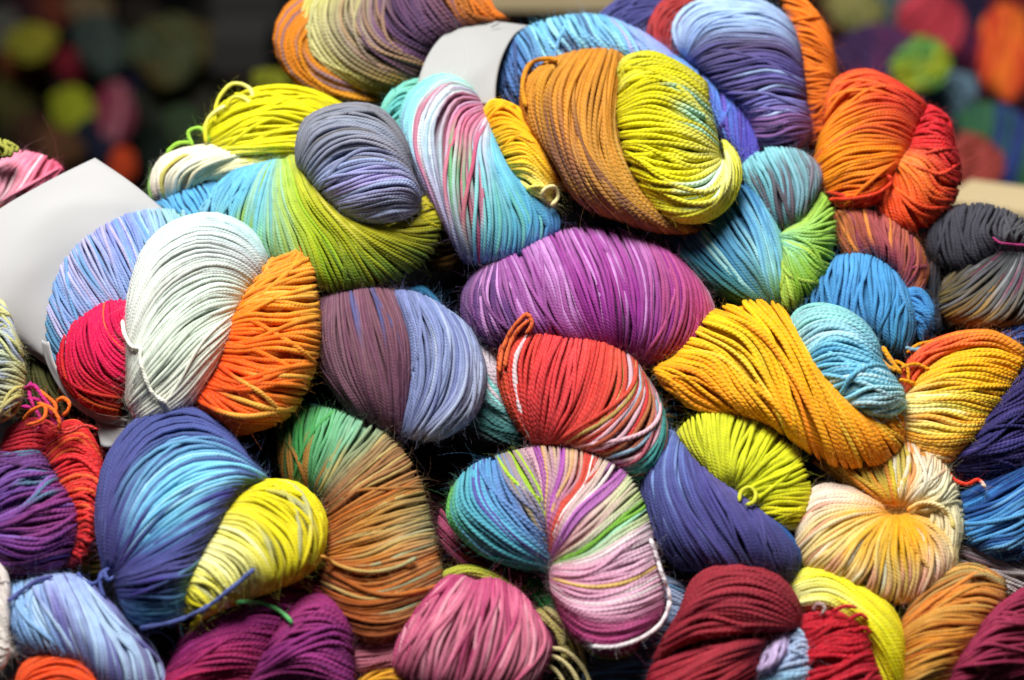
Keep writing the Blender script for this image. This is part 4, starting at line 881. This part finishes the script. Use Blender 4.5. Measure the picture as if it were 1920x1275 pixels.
# 40 skeins deep in the heap
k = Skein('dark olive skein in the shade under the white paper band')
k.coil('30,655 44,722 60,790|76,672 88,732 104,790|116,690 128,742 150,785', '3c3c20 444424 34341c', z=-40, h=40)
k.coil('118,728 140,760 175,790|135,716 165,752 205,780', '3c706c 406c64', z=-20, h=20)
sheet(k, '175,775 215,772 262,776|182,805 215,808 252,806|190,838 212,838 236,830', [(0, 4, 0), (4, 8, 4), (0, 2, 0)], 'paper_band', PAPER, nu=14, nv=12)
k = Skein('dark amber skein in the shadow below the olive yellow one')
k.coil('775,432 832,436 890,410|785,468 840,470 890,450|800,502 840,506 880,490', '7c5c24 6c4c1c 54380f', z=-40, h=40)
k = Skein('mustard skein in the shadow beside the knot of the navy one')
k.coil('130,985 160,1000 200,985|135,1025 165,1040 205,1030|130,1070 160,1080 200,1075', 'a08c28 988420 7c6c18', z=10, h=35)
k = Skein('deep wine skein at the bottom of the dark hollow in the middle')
k.coil('780,900 850,930 940,920|780,960 850,985 900,980|790,1020 840,1040 880,1035', '301018 381420 2c1018', z=-90, h=40)  # added dark filler, its near-black dye stands for shade in the hollow

# ------------------------------------------------------------------ blurred skeins behind the heap
def far(cx, cy, rx, ry, ang, cols, label, back, grp, mat='soft'):
    back = back * 1.22
    k = Skein(label, mat, grp, back=back, r=4.6)
    ca, sa = math.cos(math.radians(ang)), math.sin(math.radians(ang))
    G = []
    for u in (-0.98, -0.6, -0.2, 0.2, 0.6, 0.98):
        wv = math.sqrt(1 - u * u) * ry + 3
        pts = []
        for v in (-1, -0.45, 0.1, 0.6, 1):
            x = u * rx + 0.16 * rx * (1 - v * v) + 0.12 * rx * v; y = v * wv
            pts.append((cx + x * ca - y * sa, cy + x * sa + y * ca))
        G.append(pts)
    zc = -SLOPE * (cy - 640.0)
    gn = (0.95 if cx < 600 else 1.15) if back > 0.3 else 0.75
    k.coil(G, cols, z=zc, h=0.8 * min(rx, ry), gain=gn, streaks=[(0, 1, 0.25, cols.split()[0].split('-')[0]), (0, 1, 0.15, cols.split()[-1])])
    if min(rx, ry) > 38:      # the hank's second lobe, folded against the first
        q = [[(cx + (x - cx) * 0.62 + 0.50 * rx * sa + 0.2 * rx, cy + (y - cy) * 0.8 + 0.45 * ry * ca) for x, y in g] for g in G]
        k.coil(q, ' '.join(reversed(cols.split())), z=zc + 0.25 * min(rx, ry), h=0.6 * min(rx, ry), gain=gn)
R_ = 'blurred skeins on the right behind the heap'
for a in [
    (1600, 15, 52, 42, 0, '807848 8c8850 6c6c40', 'blurred dull olive skein at the top edge right of the tangerine skein', 0.62),
    (1690, 12, 50, 40, 10, '4c5c60 54686c 485458', 'blurred slate skein at the top edge between the olive and red ones', 0.66),
    (1735, 35, 60, 55, 60, 'a83444 c04450 b03844 8c2c38', 'blurred crimson skein at the top edge on the right', 0.55),
    (1802, 40, 45, 95, 30, '241c34 2c2440 201828', 'blurred black violet skein right of the blurred crimson one', 0.62),
    (1645, 108, 80, 62, -20, '3c2848 402c50 482c54 74304c', 'blurred aubergine skein above the scarlet skein', 0.50),
    (1722, 118, 44, 52, 70, '3c8c58 7c9c34 98a028 90982c', 'blurred yellow green skein with a green top above the scarlet skein', 0.45),
    (1775, 182, 55, 45, -40, '5c7888 6c8898 506878', 'blurred slate blue skein right of the yellow green one', 0.48),
    (1880, 90, 48, 82, 15, 'b83424 d8542c e07028 d86c24', 'blurred orange red skein at the upper right edge', 0.50),
    (1830, 130, 40, 75, 20, '501c38 5c2040 44182c', 'blurred wine skein left of the orange red one', 0.60),
    (1868, 272, 85, 72, 20, '2c5444 3c6c3c 2c3c74 34407c 28344c', 'blurred green and navy striped skein at the right edge', 0.42),
    (1808, 312, 55, 62, 70, '8c3c34 a44840 94403c', 'blurred brick red skein beside the scarlet skein', 0.38),
    (1900, 190, 60, 50, 0, '341820 3c1c24 2c141c', 'blurred dark maroon skein at the right edge above the green one', 0.58),
    (1560, 60, 40, 60, 0, '3c1c14 44201c 301810', 'blurred dark rust skein just right of the tangerine skein', 0.66),
    (1910, 20, 60, 50, 0, '5c1c1c 6c2020 501818', 'blurred dark red skein in the top right corner', 0.62),
    (1990, 240, 60, 90, 0, '40202c 4c2430 381c28', 'blurred dark skein cut by the right edge', 0.60),
    (1985, 340, 70, 60, 0, '2c2c4c 303458 28284c', 'blurred navy skein cut by the right edge above the rail', 0.42),
]:
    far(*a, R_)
L_ = 'blurred skeins in the dark on the left behind the heap'  # dyes below are darkened to stand for the weak light back there
for a in [
    (55, 82, 45, 34, -25, '7c7824 8c8828 7c7420', 'blurred olive yellow skein in the dark at the upper left', 0.80),
    (45, 125, 50, 34, 0, '5c3018 683414 50280f', 'blurred rust skein below the olive yellow one at the upper left', 0.84),
    (136, 212, 44, 44, 20, '788018 868c1c 747818', 'blurred round lime skein in the dark on the left', 0.74),
    (216, 212, 36, 55, 10, '6c2034 a4606c 945864 502c34', 'blurred dusty pink skein beside the blurred lime one', 0.72),
    (318, 92, 82, 62, -25, '3c4430 444c34 54502c 3c3018', 'large blurred grey green skein in the dark left background', 0.70),
    (186, 80, 48, 50, 0, '303c38 3c4844 2c3430', 'blurred grey teal skein left of the large grey green one', 0.82),
    (345, 190, 95, 60, -10, '2c3028 302c24 282820', 'large blurred smoky skein below the grey green one', 0.72),
    (228, 312, 22, 34, 20, 'a83818 b03c18', 'small blurred red orange skein behind the paper corner', 0.60),
    (132, 122, 26, 28, 0, '6c1824 781c2c 601820', 'small blurred red skein in the dark left background', 0.86),
    (110, 276, 40, 34, 0, '503424 5c3c24 4c3420', 'blurred brown skein above the paper corner', 0.70),
    (182, 262, 40, 40, 0, '141828 181c30 101420', 'blurred black blue skein above the paper corner', 0.72),
    (20, 190, 40, 45, 0, '3c3c18 44401c 343418', 'blurred dark olive skein at the left edge', 0.84),
    (75, 160, 36, 28, 0, '34242c 3c2830', 'blurred dusky mauve skein left of the dusty pink one', 0.86),
    (8, 60, 34, 44, 0, '484844 50504c', 'blurred grey skein in the upper left corner', 0.92),
    (100, 18, 34, 30, 0, '5c2c20 682f22', 'blurred terracotta skein at the top left edge', 0.96),
    (165, 14, 40, 26, 0, '6c5c44 64543c', 'blurred tan skein at the top edge left of the centre', 0.94),
    (345, 240, 40, 40, 0, '2c3c28 303c24', 'blurred mossy skein above the lemon and cream skein', 0.62),
    (505, 152, 34, 18, 0, '74781c 7c8020', 'small blurred lime skein between lemon and orange skeins', 0.40),
    (225, 165, 26, 40, 0, '1c1834 201c3c', 'blurred ink blue skein above the dusty pink one', 0.84),
    (262, 30, 40, 34, 0, '201c18 28221c', 'blurred near black skein at the top edge', 0.94),
    (2, 278, 26, 12, 0, 'b8b850 c0c058', 'small blurred pale green skein at the left edge above the pink', 0.02),
    (60, 250, 40, 36, 0, '382418 40281a', 'blurred dark brown skein at the left below the lime one', 0.80),
]:
    far(*a, L_)

for a in [  # added fillers, near-black dyes stand in for the unlit heap
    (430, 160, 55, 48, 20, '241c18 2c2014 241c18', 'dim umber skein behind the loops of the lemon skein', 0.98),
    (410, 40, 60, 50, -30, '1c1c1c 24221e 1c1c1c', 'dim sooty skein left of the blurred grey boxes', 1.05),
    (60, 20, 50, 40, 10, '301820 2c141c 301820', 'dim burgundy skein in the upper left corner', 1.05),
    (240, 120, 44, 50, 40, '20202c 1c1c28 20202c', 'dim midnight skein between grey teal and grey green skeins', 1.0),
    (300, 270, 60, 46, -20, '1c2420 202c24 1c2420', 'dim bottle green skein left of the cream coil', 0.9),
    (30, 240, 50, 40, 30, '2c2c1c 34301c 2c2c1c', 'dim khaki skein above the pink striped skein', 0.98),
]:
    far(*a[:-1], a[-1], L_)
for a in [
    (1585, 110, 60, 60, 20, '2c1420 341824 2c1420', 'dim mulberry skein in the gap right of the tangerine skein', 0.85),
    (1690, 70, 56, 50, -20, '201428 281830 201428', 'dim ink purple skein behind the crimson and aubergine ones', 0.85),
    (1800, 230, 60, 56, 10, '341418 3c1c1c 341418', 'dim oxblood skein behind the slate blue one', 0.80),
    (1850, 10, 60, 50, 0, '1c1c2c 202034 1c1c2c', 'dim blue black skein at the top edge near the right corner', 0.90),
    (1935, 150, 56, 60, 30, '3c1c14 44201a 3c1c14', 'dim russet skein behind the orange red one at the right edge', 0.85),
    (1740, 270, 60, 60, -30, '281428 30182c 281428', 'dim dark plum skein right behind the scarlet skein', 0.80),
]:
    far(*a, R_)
run_threads()
for s_ in SKEINS:
    s_.finish()
